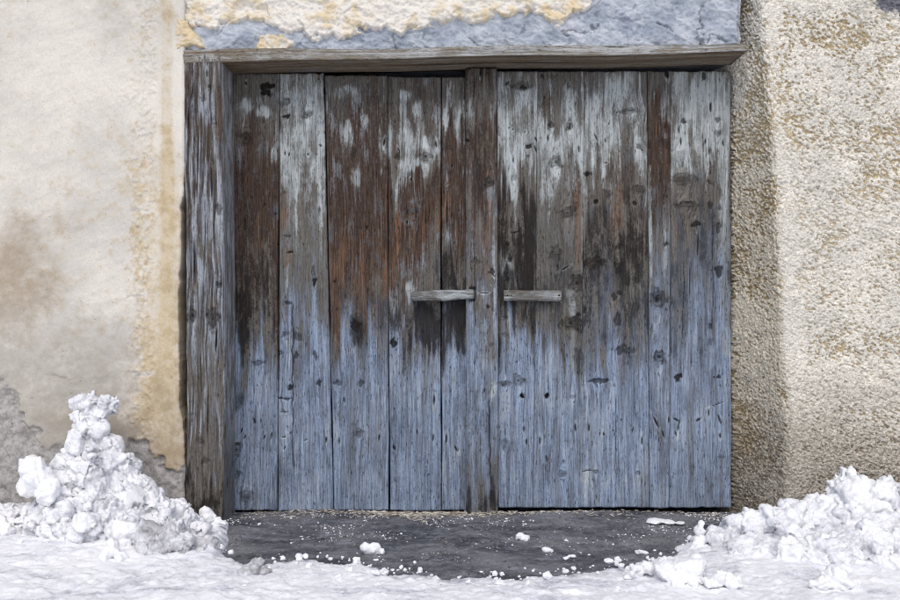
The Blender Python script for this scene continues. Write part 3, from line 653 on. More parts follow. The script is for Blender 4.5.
plank(leafL, 'plank', 75, 511, (324.4, 387), (334.3, 388.8), 0.005,
      K((72, .3, .15, 0, .1, 0), (90, .4, .25, 0, 0, 0), (115, .6, .1, 0, 0, .1), (150, .75, .1, 0, .05, .1), (175, .9, 0, 0, .1, .1), (220, .9, 0, 0, .1, .45), (275, .7, 0, 0, .1, .6), (305, .45, 0, .15, .2, .35), (335, .2, 0, .6, .15, 0), (370, 0, 0, .95, .05, 0), (520, 0, .05, 1, 0, 0)),
      441, knots=[(353, 152, 3, 3, .8), (355.5, 327, 5, 6, -.7), (338, 383, 5, 3.5, -.6), (361, 383.5, 3, 4, -.7), (358.5, 434, 4, 6, .5), (351, 236, 3, 3, -.4)],
      slits=[(384, 142, 4, 1, 8), (339, 441, 4, .8, 0), (379, 438, 4, .9, 8), (344, 400, 3, .8, 0)],
      blobs=[(1, 345, 92, 14, 8, .6), (1, 349, 138, 5, 14, .6), (1, 355, 170, 4, 18, .45), (1, 381, 150, 4, 20, .5), (1, 365, 122, 5, 8, .4), (3, 356, 335, 8, 20, .4), (4, 338, 250, 6, 40, .3)])
plank(leafL, 'plank', 76.5, 511, (388, 441), (390, 440.8), 0.004,
      K((72, .2, .15, 0, .15, 0), (88, .45, .1, 0, 0, 0), (105, .6, .15, 0, 0, 0), (130, .5, .25, 0, 0, 0), (150, .3, .6, 0, 0, 0), (168, .6, .2, 0, 0, .1), (185, .95, 0, 0, .1, .25), (225, .9, 0, 0, .05, .5), (262, .6, .05, 0, .05, .45), (290, .35, .2, .1, .05, .3), (318, .25, .05, .25, .3, 0), (345, .15, 0, .55, .3, 0), (375, 0, 0, .95, .05, 0), (520, 0, .05, 1, 0, 0)),
      461, knots=[(397.5, 156, 4, 3.6, -.7), (426, 156, 5, 5, 1), (393, 344, 3.5, 4, -.9), (412, 213, 5, 5, .4)],
      slits=[(436, 144, 4, 1, -8), (399, 150, 3, .8, -25), (411, 179, 1.6, 1, 0), (434, 400, 6, 1.1, 2), (433, 438, 4.5, 1, 5), (417, 432, 3, .8, 0), (407, 222, 2, .8, 0), (394, 448, 3, 1.6, -20)],
      blobs=[(1, 405, 95, 7, 6, .5), (1, 415, 108, 6, 8, .4), (1, 404, 135, 12, 12, .35), (1, 410, 163, 12, 8, .8), (1, 432, 150, 8, 12, .6), (4, 397, 215, 4, 34, .6), (3, 426, 325, 14, 26, .55), (3, 412, 345, 5, 18, .35), (1, 410, 292, 5, 10, .5)])
plank(leafL, 'plank', 77, 511, (442, 466.5), (441.8, 467), 0.005,
      K((72, .4, .1, 0, .1, 0), (95, .45, .2, 0, 0, .1), (115, .3, .45, 0, 0, 0), (135, .65, .15, 0, 0, 0), (170, .85, 0, 0, .05, .2), (220, .9, 0, 0, .05, .4), (260, .7, 0, 0, .05, .2), (288, .4, .2, .1, .05, 0), (305, .2, 0, .1, .6, 0), (340, .2, 0, .3, .5, 0), (375, .1, 0, .75, .2, 0), (400, 0, .05, 1, 0, 0), (460, 0, .3, 1, 0, 0), (520, 0, .1, 1, 0, 0)),
      481, knots=[(449, 147, 3, 3, .5)], slits=[(446.5, 439, 5, 1.1, 2), (456, 449, 4, 1.2, -32), (447, 214, 20, .8, 0)],
      blobs=[(1, 455, 110, 6, 14, .5), (1, 446, 115, 3, 14, .5), (4, 447, 210, 3, 34, .7), (3, 456, 325, 12, 22, .4), (3, 463, 415, 4, 30, .4)])
plank(leafL, 'cover_strip', 69.5, 517.5, (465.4, 496.6), (466.2, 498.2), -0.030,
      K((66, .7, 0, 0, .4, 0), (85, .6, .15, 0, .15, 0), (110, .5, .25, .05, .05, 0), (135, .7, .05, 0, .2, .1), (155, .85, 0, 0, .3, 0), (180, .75, .05, 0, .1, .2), (205, .5, .15, .1, .05, .3), (250, .35, .15, .25, .1, .25), (300, .2, .2, .4, .05, .2), (345, .1, .1, .7, .05, 0), (400, 0, .1, .9, .05, 0), (440, .05, .05, .8, .06, 0), (480, .05, .1, .7, .1, 0), (505, .05, .1, .55, .2, 0), (520, 0, .05, .4, .4, 0)),
      501, thick=0.034, knots=[(489, 184, 4, 4, .9), (467.5, 141.5, 2.4, 2, -.9), (477, 262, 6, 2.5, -.5), (492, 272, 2.5, 4, -.8), (483, 283, 2, 7, -.4), (488, 307, 2, 2, -.8), (491, 345, 3, 3, -.5)],
      slits=[(480, 74, 4, .8, 0), (493, 275, 3, .9, -40), (486, 293, 3, .8, 80), (482, 293, 2.5, .8, 80), (484, 390, 3, .9, 0)],
      cracks=[(489, 395, 490, 480, 1.0), (474, 230, 475, 330, .6)], notch=(472.5, 294.5, 3.2, 7.2),
      blobs=[(1, 471, 125, 4, 14, .5), (1, 492, 390, 4, 16, .6), (3, 489, 440, 5, 40, .3), (3, 491, 502, 7, 12, .4), (3, 476, 420, 5, 26, .15), (4, 488, 230, 4, 70, .5), (1, 494, 260, 2, 50, .25)])

# ---- right leaf
leafR = empty('door_leaf', (0.82, 0.02, 0.0))
tag(leafR, 'right door leaf of silvery planks with many knots and a straight handle bar', 'door')
plank(leafR, 'plank', 71, 508, (497.2, 537.8), (498.5, 533.3), 0.000,
      K((68, .2, .2, 0, .15, 0), (85, .15, .45, 0, 0, 0), (110, .1, .75, .1, 0, 0), (150, 0, .8, .15, 0, 0), (168, .2, .6, 0, 0, 0), (185, .55, .2, 0, .15, .1), (215, .45, 0, 0, .5, .1), (255, .3, 0, 0, .55, .1), (278, .2, .25, .05, .2, 0), (300, .2, .05, .15, .5, 0), (330, .15, .05, .3, .4, 0), (358, .05, .05, .7, .15, 0), (395, 0, .1, 1, 0, 0), (520, 0, .15, 1, 0, 0)),
      521, wobs=521, edge=0.0016, knots=[(507, 83, 2.6, 2, -.8), (523, 85, 9, 3.4, .9), (524, 87, 7, 1.2, -.9), (528, 146.5, 3, 3, -.9), (499, 130, 2, 7, -.5), (518, 380.5, 5, 5, .9), (522.5, 396.5, 2.2, 2.4, -1), (504, 384, 5, 3, .6), (504, 444, 3.4, 4, .7), (510, 259, 3, 2.5, -.7), (506, 271, 2, 4, -.8), (507.5, 279, 2.4, 4, -.7), (505, 317, 3, 2.5, -.5), (513, 178, 3, 3, -.5), (505, 335, 3, 3, -.5), (507, 244, 2, 2, -.8)],
      slits=[(536, 139, 3.4, 1, -28), (535.5, 148.5, 4.2, 1.1, -18), (513.5, 160, 3.6, .9, 0), (509, 127.5, 1.2, .8, 0), (513, 129, 1.2, .8, 0), (525, 131.5, 1.2, .8, 0), (524, 429, 4, .9, 0), (526.5, 442, 3.6, 1, 0), (516, 232, 5, 1, 75)],
      edge_pale=(536.5, .4),
      blobs=[(1, 508, 330, 4, 20, .4), (4, 503, 200, 5, 60, .35), (1, 508, 270, 7, 14, .5), (3, 526, 240, 12, 50, .25), (1, 516, 195, 4, 16, .5), (0, 535, 115, 4, 16, .5)])
plank(leafR, 'plank', 71, 508, (537.95, 584.1), (533.45, 580.3), 0.001,
      K((68, .25, .1, 0, .15, 0), (85, .35, .2, 0, 0, .05), (108, .3, .4, 0, 0, .1), (130, .1, .75, .1, 0, 0), (165, .05, .75, .1, 0, 0), (185, .25, .45, 0, 0, .1), (210, .3, .25, 0, .1, .1), (260, .2, .2, 0, .2, .1), (300, .15, .15, .05, .25, 0), (340, .15, .15, .15, .3, 0), (365, .1, .1, .5, .15, 0), (390, 0, .05, .95, 0, 0), (520, 0, .1, 1, 0, 0)),
      541, wobs=521, edge=0.0016, knots=[(551, 124.5, 3.6, 4, -.7), (570, 124, 3, 5, .9), (570, 126, 1.6, 4, -.8), (556, 161.5, 6.5, 6, 1), (567, 213, 6, 6, .8), (577, 283, 6, 6, .9), (571, 323, 7, 7, 1), (547, 396, 2.4, 3, -1), (563, 473.5, 5, 3.5, .4), (556, 75, 8, 3, -.35), (573, 302, 3, 7, -.5), (542, 75, 2, 2, -.7), (556, 256, 5, 6, .5), (578, 315, 2.4, 3, -.6), (573, 397, 3, 3, .4)],
      slits=[(548, 138, 4, 1, 0), (579, 149, 4.5, 1.1, -8), (540, 441, 4.4, 1, 0), (575.5, 428, 4.5, 1.1, -6), (547, 459, 4, .8, -20), (565, 268, 5, .9, 60)],
      edge_pale=(583, .45),
      blobs=[(4, 578, 215, 4, 60, .7), (0, 576, 185, 6, 26, .5), (0, 547, 105, 7, 12, .4), (1, 573, 335, 5, 40, .35), (1, 572, 300, 6, 18, .5), (0, 570, 140, 3, 10, .4), (1, 555, 150, 14, 14, .3)])
plank(leafR, 'plank', 71, 508, (584.3, 647.2), (580.5, 649.5), 0.002,
      K((68, .1, .2, 0, .15, 0), (85, .05, .5, .1, .05, 0), (105, 0, .8, .1, 0, 0), (135, 0, .8, .15, 0, 0), (155, .2, .5, 0, 0, .1), (180, .45, .2, 0, .1, .2), (215, .5, .05, 0, .25, .25), (255, .3, 0, .05, .4, .1), (300, .15, 0, .3, .35, 0), (340, .1, 0, .5, .25, 0), (370, .05, 0, .75, .1, 0), (400, 0, 0, 1, 0, 0), (520, 0, .1, 1, 0, 0)),
      561, wobs=521, edge=0.0016, knots=[(631, 110, 9, 3.4, .8), (632, 110, 6, 1, -.7), (639, 146, 3.6, 3.6, -.7), (587, 174, 3, 2.5, -.9), (596, 202, 2.4, 2.4, -.9), (609, 194, 4, 4, .5), (635, 203, 3, 3, -.8), (591, 262, 9, 4.5, .7), (604, 261, 5, 4, -.6), (618, 268, 4, 6, -.6), (614, 297, 3, 6, -.7), (619, 293, 2.4, 3, -.7), (618, 318, 2.6, 8, -.7), (585, 311, 2, 3, -.7), (596, 381, 3, 3, -.6), (600, 380.5, 11, 2.2, -.75), (630, 351, 11, 3.6, -.55), (619, 350, 3, 5, -.7), (596, 472, 3, 2.4, .7), (638, 473, 2.6, 2.6, .8), (640, 190, 7, 4, .6), (618, 248, 3, 3, -.6), (628, 304, 6, 1, -.4)],
      slits=[(596, 136.5, 4.6, 1, -25), (605.5, 140, 3, .9, -5), (606, 162.5, 2, .9, 80), (617, 112, 1.2, .8, 0), (609, 123, 1.6, .8, 0), (589, 428, 4.2, 1, 0), (600, 434, 2, .8, 0), (603.5, 434, 2, .8, 0), (642, 441, 5, .9, 0), (633, 430, 4, .6, 10), (587, 471, 6, .7, 85)],
      cracks=[(616, 395, 615.5, 506, .55), (586, 230, 585, 330, .5)],
      edge_pale=(586, .25),
      blobs=[(4, 617, 205, 7, 45, .5), (4, 617, 300, 5, 40, .55), (0, 612, 170, 8, 16, .5), (1, 618, 310, 5, 50, .35), (1, 635, 480, 18, 7, .35), (1, 597, 479, 18, 6, .35), (3, 632, 255, 12, 40, .25), (4, 590, 262, 7, 4, .7), (1, 596, 300, 3, 30, .3)])
plank(leafR, 'plank', 71, 508, (647.6, 670.8), (649.9, 669.2), -0.001,
      K((68, .3, .1, 0, .1, 0), (85, .35, .25, 0, 0, 0), (105, .8, 0, 0, .05, .1), (160, .9, 0, 0, .15, .1), (190, .7, .1, 0, .15, .1), (215, .4, .2, .1, .15, .1), (250, .2, .2, .35, .15, 0), (300, .1, .15, .5, .2, 0), (350, .05, .1, .7, .15, 0), (390, 0, 0, .9, .05, 0), (520, 0, .05, 1, 0, 0)),
      581, wobs=521, edge=0.003, knots=[(657, 300, 6, 7, 1), (657, 300, 3, 3.5, -.5), (659, 357, 5.5, 6, 1), (666, 144, 3.4, 5, .6), (648, 146, 2.6, 4, -.5), (667, 244, 2, 2, -.8), (655, 340, 2, 5, -.5)],
      slits=[(656, 422, 7, 1.2, -26), (663, 434, 4.4, 1, -20), (668.5, 420, 3.6, .8, 0), (667, 74, 4.5, 2.2, -10), (656, 438, 3, .6, 0)],
      blobs=[(1, 650, 230, 2.5, 60, .6), (1, 665, 250, 2, 30, .4), (4, 658, 145, 5, 30, .25)])
plank(leafR, 'plank', 71, 508, (671.2, 730.6), (669.6, 731.6), 0.001,
      K((68, .1, .4, 0, .1, 0), (85, 0, .7, .1, 0, 0), (120, 0, .95, .1, 0, 0), (150, .05, .75, .1, 0, 0), (175, .25, .4, .05, .05, 0), (205, .4, .2, .1, .15, 0), (235, .3, .1, .2, .25, 0), (280, .15, .05, .45, .3, 0), (320, .1, .05, .55, .25, 0), (355, .05, 0, .8, .1, 0), (395, 0, 0, 1, 0, 0), (520, 0, .05, 1, 0, 0)),
      601, wobs=521, edge=0.003, knots=[(683, 121, 3, 3, -.8), (717.5, 119, 3, 3, -.7), (718, 133, 4.5, 4, -.6), (683, 179, 12, 6, .6), (687, 204, 10, 3.4, .7), (687, 203, 8, 1, -.5), (710, 182, 3, 3.4, -.6), (710, 205, 3, 3, -.7), (719, 271, 4.4, 5.2, -.8), (718.5, 227, 2.6, 6, -.7), (697, 224, 5, 2.6, -.8), (709, 150, 3, 4, -.4), (678, 377, 3.4, 4, -.9), (719.5, 377, 2.6, 2.6, -.8), (711, 326, 2, 3.4, -.7), (704, 75, 2.4, 4, -.8), (680, 160, 6, 8, .35), (711, 342, 2, 4, -.5), (720, 208, 2, 3, -.6), (722, 457, 4, 2, .3), (678, 475, 5, 1, -.3), (722, 476, 4, 1, -.3)],
      slits=[(711, 107, 6, 1.4, 0), (679, 130, 3.4, 1, -8), (681, 141, 4.6, 1.1, -3), (723.5, 143, 4, 1, -10), (706, 141, 3, 1, 0), (676.5, 420, 4, 1.2, -60), (678.5, 426, 7, .9, 8), (676, 434, 3.4, 1, -20), (698.5, 420, 3, 1.3, 60), (709, 413, 3.6, 1, 0), (720, 420, 6, 1, -18), (720.5, 436, 3, 1.2, 0), (698, 245, 14, .9, 2), (690, 280, 18, .7, 1), (718, 404, 8, .6, 70)],
      cracks=[(713, 215, 713, 330, .5), (684, 260, 683, 350, .5)],
      blobs=[(1, 724, 220, 7, 130, .55), (2, 723, 300, 8, 120, .5), (0, 709, 160, 6, 26, .5), (0, 690, 225, 14, 14, .3), (1, 690, 95, 16, 16, .2), (4, 725, 341, 6, .8, .8)])

# ---- handles
def bar(parent, name, p0, p1, w0, w1, y_back, y_front, keys, seed, bend=0.0, steps=26):
    """a hand-cut wooden pull: an eight-sided bar whose section swells and thins along its length"""
    V = []; n = 12; L = (p1 - p0).length
    for i in range(steps + 1):
        t = i / steps; c = p0.lerp(p1, t); hw = w0 + (w1 - w0) * t
        end = 1 - (0.25 if bend else 0.06) * (sst(0.05, 0, np.float32(t)) + sst(0.95, 1, np.float32(t)))
        hgt = hw * end * (1 + (0.10 if bend else 0.015) * math.sin(t * 9 + seed)); yf = y_front * (0.62 + 0.38 * bend_shape(t, bend)) if bend else y_front
        ym = (y_back + yf) / 2; yh = (y_back - yf) / 2
        for k_ in range(n):
            a = 2 * math.pi * (k_ + 0.5) / n; ca, sa = math.cos(a), math.sin(a)
            sq = lambda q: math.copysign(abs(q) ** 0.45, q)
            V.append((c.x, ym + yh * sq(sa), c.z + hgt * sq(ca)))
    F = [[i * n + k_, i * n + (k_ + 1) % n, (i + 1) * n + (k_ + 1) % n, (i + 1) * n + k_] for i in range(steps) for k_ in range(n)]
    V = np.array(V); V[:, 2] += (fbm(V[:, 0] * 60, V[:, 1] * 60, seed=seed) - 0.5) * 0.004
    caps = np.array([list(range(n))[::-1], [steps * n + k_ for k_ in range(n)]])
    origin = V.mean(0)
    me = raw_mesh(name, V - origin, [np.array(F), caps], np.concatenate([np.ones(len(F), bool), np.zeros(2, bool)]))
    t = (V[:, 0] - p0.x) / (p1.x - p0.x)
    st = fbm(V[:, 0] * 12, V[:, 2] * 160, seed=seed + 2)
    wear = np.stack([np.interp(t, *zip(*[(k_[0], k_[i]) for k_ in keys])) if False else np.interp(t, [k_[0] for k_ in keys], [k_[i] for k_ in keys]) + (st - .5) * .5 for i in range(1, 5)], -1)
    og = np.interp(t, [k_[0] for k_ in keys], [k_[5] for k_ in keys])
    set_attr(me, 'wear', np.clip(wear, 0, 1)); set_attr(me, 'mark', np.stack([og, 0 * t, 0 * t, 0 * t + 1.05], -1))
    set_attr(me, 'grain', np.stack([V[:, 2] + V[:, 1] * 0.7, 0 * t + seed, V[:, 0]], -1))
    return adopt(link(name, me, WOOD, None, Vector(origin)), parent)
def bend_shape(t, b): return 1 - b * (sst(0.22, 0.06, np.float32(t)) + sst(0.80, 0.92, np.float32(t)))
def dpt(px, py, Y): return Vector(((px - 450) / 200, Y, (512 - py) / 200))
def nail(parent, px, py, Y, r=0.0045):
    bm = bmesh.new(); bmesh.ops.create_uvsphere(bm, u_segments=10, v_segments=6, radius=r)
    for v in bm.verts: v.co.y *= 0.45; v.co.x *= 1 + random.uniform(-.12, .12)
    me = bpy.data.meshes.new('nail'); bm.to_mesh(me); bm.free()
    me.polygons.foreach_set('use_smooth', [True] * len(me.polygons))
    o = link('nail', me, NAIL, None, dpt(px, py, Y)); return adopt(o, parent) if parent else o
hL = bar(leafL, 'handle', dpt(411.5, 296.5, -0.03), dpt(474.5, 294.2, -0.03), 0.026, 0.026, 0.006, -0.062,
         [(0, .2, .3, .3, .25, 0), (.1, .15, .4, .3, .15, 0), (.5, .05, .55, .2, 0, 0), (.85, .1, .5, .3, 0, 0), (.97, .2, .4, .2, .1, .1), (1, .3, .2, 0, .4, 0)], 701, bend=0.35)
hR = bar(leafR, 'handle', dpt(503.5, 295.5, -0.03), dpt(560.5, 295.8, -0.03), 0.027, 0.027, -0.002, -0.044,
         [(0, .05, .5, 0, 0, .55), (.09, .05, .5, 0, 0, .5), (.13, .15, .3, .1, .1, 0), (.86, .1, .35, .1, .1, 0), (.9, .05, .5, 0, 0, .55), (1, .05, .5, 0, 0, .6)], 711)
def subnail(h, px, py, Y, r=0.0045):
    o = nail(None, px, py, Y, r); o.parent = h
    o.location = dpt(px, py, Y) - Vector(h.parent.location) - Vector(h.location)
subnail(hR, 507, 295.3, -0.046, .005); subnail(hR, 558, 295.3, -0.046, .005); subnail(hR, 510.6, 295.6, -0.045, .003)
subnail(hL, 415, 296.2, -0.046, .004); subnail(hL, 465, 294.4, -0.046, .004)
for parent, pts in ((leafL, ((245, 83), (319, 79), (413, 213), (240, 247), (239, 318), (232.8 + 2, 346))), (leafR, ((604, 434), (613, 430), (642, 150), (714, 377)))):
    for (a, b) in pts: nail(parent, a, b, -0.001, .0042)

# ================================================================== SNOW
def edge_y(x):
    """front line where the snow begins, seen from the door (more negative = farther from the door)"""
    pts = [(-9, 0.3), (-1.30, 0.3), (-1.02, -0.30), (-0.94, -0.72), (-0.80, -0.86), (-0.6, -0.80), (-0.35, -0.86), (-0.18, -0.97), (0.05, -1.03), (0.35, -1.02), (0.55, -0.95),
           (0.75, -0.86), (0.90, -0.74), (1.02, -0.55), (1.14, -0.40), (1.30, -0.26), (1.45, 0.0), (1.6, 0.3), (9, 0.3)]
    return np.interp(x, [p[0] for p in pts], [p[1] for p in pts])
sx = stretch(axis((-2.4, 2.4, 0.0085)), -2.4, 2.4, 50, 22)
sy = np.concatenate([(-1.55 - np.linspace(0, 1, 23)[1:] ** 2.2 * 45)[::-1], axis((-1.55, -0.15, 0.0075))])
SX, SY = np.meshgrid(sx, sy)
e = edge_y(SX) - 0.03 - 0.035 * sst(.9, .4, np.abs(SX + .1)) - SY + (fbm(SX * 9, SY * 9, seed=90) - 0.5) * 0.16 + (fbm(SX * 40, SY * 40, seed=91, oct=3) - 0.5) * 0.06
b1 = fbm(SX * 2.2, SY * 2.2, seed=92); b2 = fbm(SX * 11, SY * 16, seed=93); b3 = fbm(SX * 45, SY * 50, seed=94, oct=3); b4 = fbm(SX * 120, SY * 120, seed=95, oct=2)
lump = sst(0.55, 0.75, fbm(SX * 20, SY * 20, seed=96, oct=3))
near = sst(6, 3, np.hypot(SX, SY + 1))
hgt = -0.02 + 0.030 * sst(0.0, 0.04, e) + 0.024 * sst(0.02, 0.22, e) + near * sst(0.0, 0.1, e) * ((b1 - 0.5) * 0.035 + (b2 - 0.5) * 0.022 + (b3 - 0.5) * 0.010 + (b4 - 0.5) * 0.009 + lump * 0.006)
hgt += 0.03 * sst(0.45, 0.0, np.hypot((SX + 1.3) / 1.3, (SY + 0.6))) + 0.03 * sst(0.6, 0.0, np.hypot((SX - 1.7) / 1.2, (SY + 0.6)))
tag(sheet('snow_cover', SX, SY, hgt, SNOW, keep=hgt > -0.0195, attrs={'wear': np.stack([np.clip(0.5 * sst(.20, .02, e) + 0.6 * sst(.50, .66, fbm(SX * 6, SY * 12, seed=89, oct=6)), 0, 1), 0 * SX, 0 * SX, 0 * SX + 1], -1)}), 'trodden white snow lying over the street', 'snow', kind='stuff')

ICO = None
def blob_mesh(blobs, voxel, seed, rough=1.0, chunk=1.0, angular=True):
    """union of uneven balls, voxel-welded, then crumbled with noise"""
    bm = bmesh.new(); rs = random.Random(seed)
    for (x, y, z, r, sz) in blobs:
        fl = 0.0 if sz < .62 else 1.0
        m = Matrix.Translation((x, y, z)) @ Euler((rs.uniform(0, 6) * fl, rs.uniform(0, 6) * fl, rs.uniform(0, 6))).to_matrix().to_4x4() \
            @ Matrix.Diagonal((r * rs.uniform(.85, 1.15), r * rs.uniform(.8, 1.1), r * sz * rs.uniform(.85, 1.1), 1))
        g = bmesh.ops.create_icosphere(bm, subdivisions=1 if angular else 2, radius=1, matrix=m)
        if angular:
            for v in g['verts']: v.co += (v.co - Vector((x, y, z))) * rs.uniform(-.22, .28)
    me = bpy.data.meshes.new('tmp'); bm.to_mesh(me); bm.free()
    ob = bpy.data.objects.new('tmp', me); COL.objects.link(ob)
    md = ob.modifiers.new('r', 'REMESH'); md.mode = 'VOXEL'; md.voxel_size = voxel
    dg = bpy.context.evaluated_depsgraph_get(); dg.update()
    m2 = bpy.data.meshes.new_from_object(ob.evaluated_get(dg)); bpy.data.objects.remove(ob); bpy.data.meshes.remove(me)
    n = len(m2.vertices); co = np.empty(n * 3, np.float32); no = np.empty(n * 3, np.float32)
    m2.vertices.foreach_get('co', co); m2.vertices.foreach_get('normal', no); co = co.reshape(-1, 3); no = no.reshape(-1, 3)
    x, y, z = co.T
    wv = (fbm(x * 22, y * 22, z * 22 + 9, seed=seed, oct=3) - 0.5) * 1.6
    fr = lambda v, k: np.modf(v * k)[0] - .5
    f1, f2, cid, ox, oy, oz = worley(x * 9 + wv * .5, y * 9 + wv * .5, z * 10 + 40 - wv * .5, seed=seed)
    g1, g2, cid2, px_, py_, pz_ = worley(x * 26 + wv * .9, y * 26 - wv * .9, z * 26 + 40 + wv * .9, seed=seed + 4)
    d = (sst(0.0, 0.14, f2 - f1) - 0.85) * 0.024 * chunk + (ox * fr(cid, 1) + oy * fr(cid, 7.3) + oz * fr(cid, 3.1)) * 0.060 * chunk + (cid - .5) * 0.014 * chunk
    d += (sst(0.0, 0.2, g2 - g1) - 0.7) * 0.005 * chunk + (px_ * fr(cid2, 1) + py_ * fr(cid2, 7.3) + pz_ * fr(cid2, 3.1)) * 0.014 * chunk
    d += (fbm(x * 14, y * 14, z * 14 + 9, seed=seed, oct=4) - 0.5) * 0.036 * rough + (fbm(x * 90, y * 90, z * 90 + 3, seed=seed + 9, oct=3) - 0.5) * 0.021 * rough
    d = np.clip(d, -0.03, 0.012)
    co = co + no * d[:, None]
    m2.vertices.foreach_set('co', co.astype(np.float32).ravel()); m2.update()
    m2.polygons.foreach_set('use_smooth', [True] * len(m2.polygons))
    return m2
def heap(name, spec, seed, mat, label, cat, group=None, crumbs=0, voxel=0.0075, rough=1.0, chunk=1.0, base=None):
    """spec: (px, py, radius in px, depth Y, vertical stretch)"""
    rs = random.Random(seed); B = []
    if base is not None:                                  # stand on the snow or asphalt where its foot shows
        foot = max(b + r * sz * 0.8 for (a, b, r, Y, sz) in spec); Yb = (CAM_H - base) * 900 / (foot - 300) - CAM_D
        Y0 = min(q[3] for q in spec); spec = [(a, b, r, Yb + (Y - Y0) + r * 0.002, sz) for (a, b, r, Y, sz) in spec]
    for (a, b, r, Y, sz) in spec:
        p = at(a, b, Y); rr = r * (CAM_D + Y) / 900; B.append((p.x, p.y, p.z, rr, sz))
    C = list(B)
    for i in range(crumbs):
        x, y, z, r, sz = rs.choice(B); v = Vector((rs.gauss(0, 1), rs.gauss(-0.4, 1), rs.gauss(0.2, 1))).normalized()
        C.append((x + v.x * r * .95, y + v.y * r * .9, z + v.z * r * sz * .95, rs.uniform(.010, .034) * min(1, r / 0.07), 1))
    me = blob_mesh(C, voxel, seed, rough, chunk); me.name = name
    me.materials.clear(); me.materials.append(mat)
    n = len(me.vertices); co = np.empty(n * 3, np.float32); me.vertices.foreach_get('co', co); co = co.reshape(-1, 3)
    org = np.array([co[:, 0].mean(), co[:, 1].mean(), co[:, 2].min()], np.float32); co -= org
    me.vertices.foreach_set('co', co.ravel()); me.update()
    o = link(name, me, mat, None, Vector([float(v) for v in org])); tag(o, label, cat, group); return o
heap('snow_pile', [(80, 404, 10, -.42, 1.1), (93, 401, 9, -.42, 1), (106, 404, 11, -.42, .9), (114, 402, 7, -.42, .9), (84, 413, 14, -.42, 1), (98, 414, 15, -.42, 1), (110, 408, 10, -.42, 1), (90, 432, 20, -.43, 1.1), (84, 450, 21, -.45, 1), (106, 452, 20, -.44, 1.1),
                   (74, 472, 22, -.47, 1), (98, 474, 28, -.48, 1), (124, 472, 20, -.44, 1.1), (138, 492, 22, -.46, 1), (66, 498, 24, -.50, 1), (96, 502, 34, -.52, 1), (126, 510, 30, -.54, 1), (152, 508, 20, -.47, 1),
                   (60, 525, 22, -.62, .8), (95, 528, 34, -.70, .8), (130, 534, 30, -.72, .8), (160, 528, 24, -.66, .8), (178, 522, 22, -.56, .8), (196, 532, 16, -.6, .8), (40, 520, 24, -.52, .7), (10, 515, 26, -.45, .5), (-25, 510, 30, -.45, .6)],
     801, SNOWP, 'tall crumbly heap of snow with knobbly top against the plaster wall', 'snow pile', crumbs=22)
heap('snow_pile', [(846, 477, 10, -.52, 1.2), (844, 492, 18, -.54, 1.1), (852, 508, 28, -.58, 1), (826, 512, 20, -.56, 1), (876, 508, 30, -.58, .9), (808, 528, 18, -.55, .8), (840, 532, 30, -.62, .8), (880, 538, 36, -.64, .8),
                   (785, 534, 20, -.56, .8), (915, 520, 36, -.56, .9), (762, 536, 19, -.58, .8), (745, 532, 14, -.56, .9), (728, 534, 12, -.58, .9), (738, 546, 18, -.64, .8), (772, 550, 26, -.70, .7), (717, 552, 14, -.66, .8), (735, 532, 19, -.64, .85), (756, 532, 21, -.66, .85), (780, 530, 25, -.66, .85), (802, 522, 24, -.62, .9), (720, 543, 18, -.72, .85), (750, 556, 26, -.84, .75), (790, 565, 30, -.92, .7), (840, 572, 36, -.98, .7), (885, 576, 36, -1.0, .7), (820, 555, 38, -.80, .7), (870, 560, 40, -.85, .7), (915, 560, 40, -.85, .7), (790, 560, 24, -.82, .7), (960, 520, 44, -.58, .9), (1010, 530, 44, -.6, .8)],
     821, SNOWP, 'broad pointed heap of snow against the roughcast wall corner', 'snow pile', crumbs=18, rough=.9, chunk=.6)
LG = None
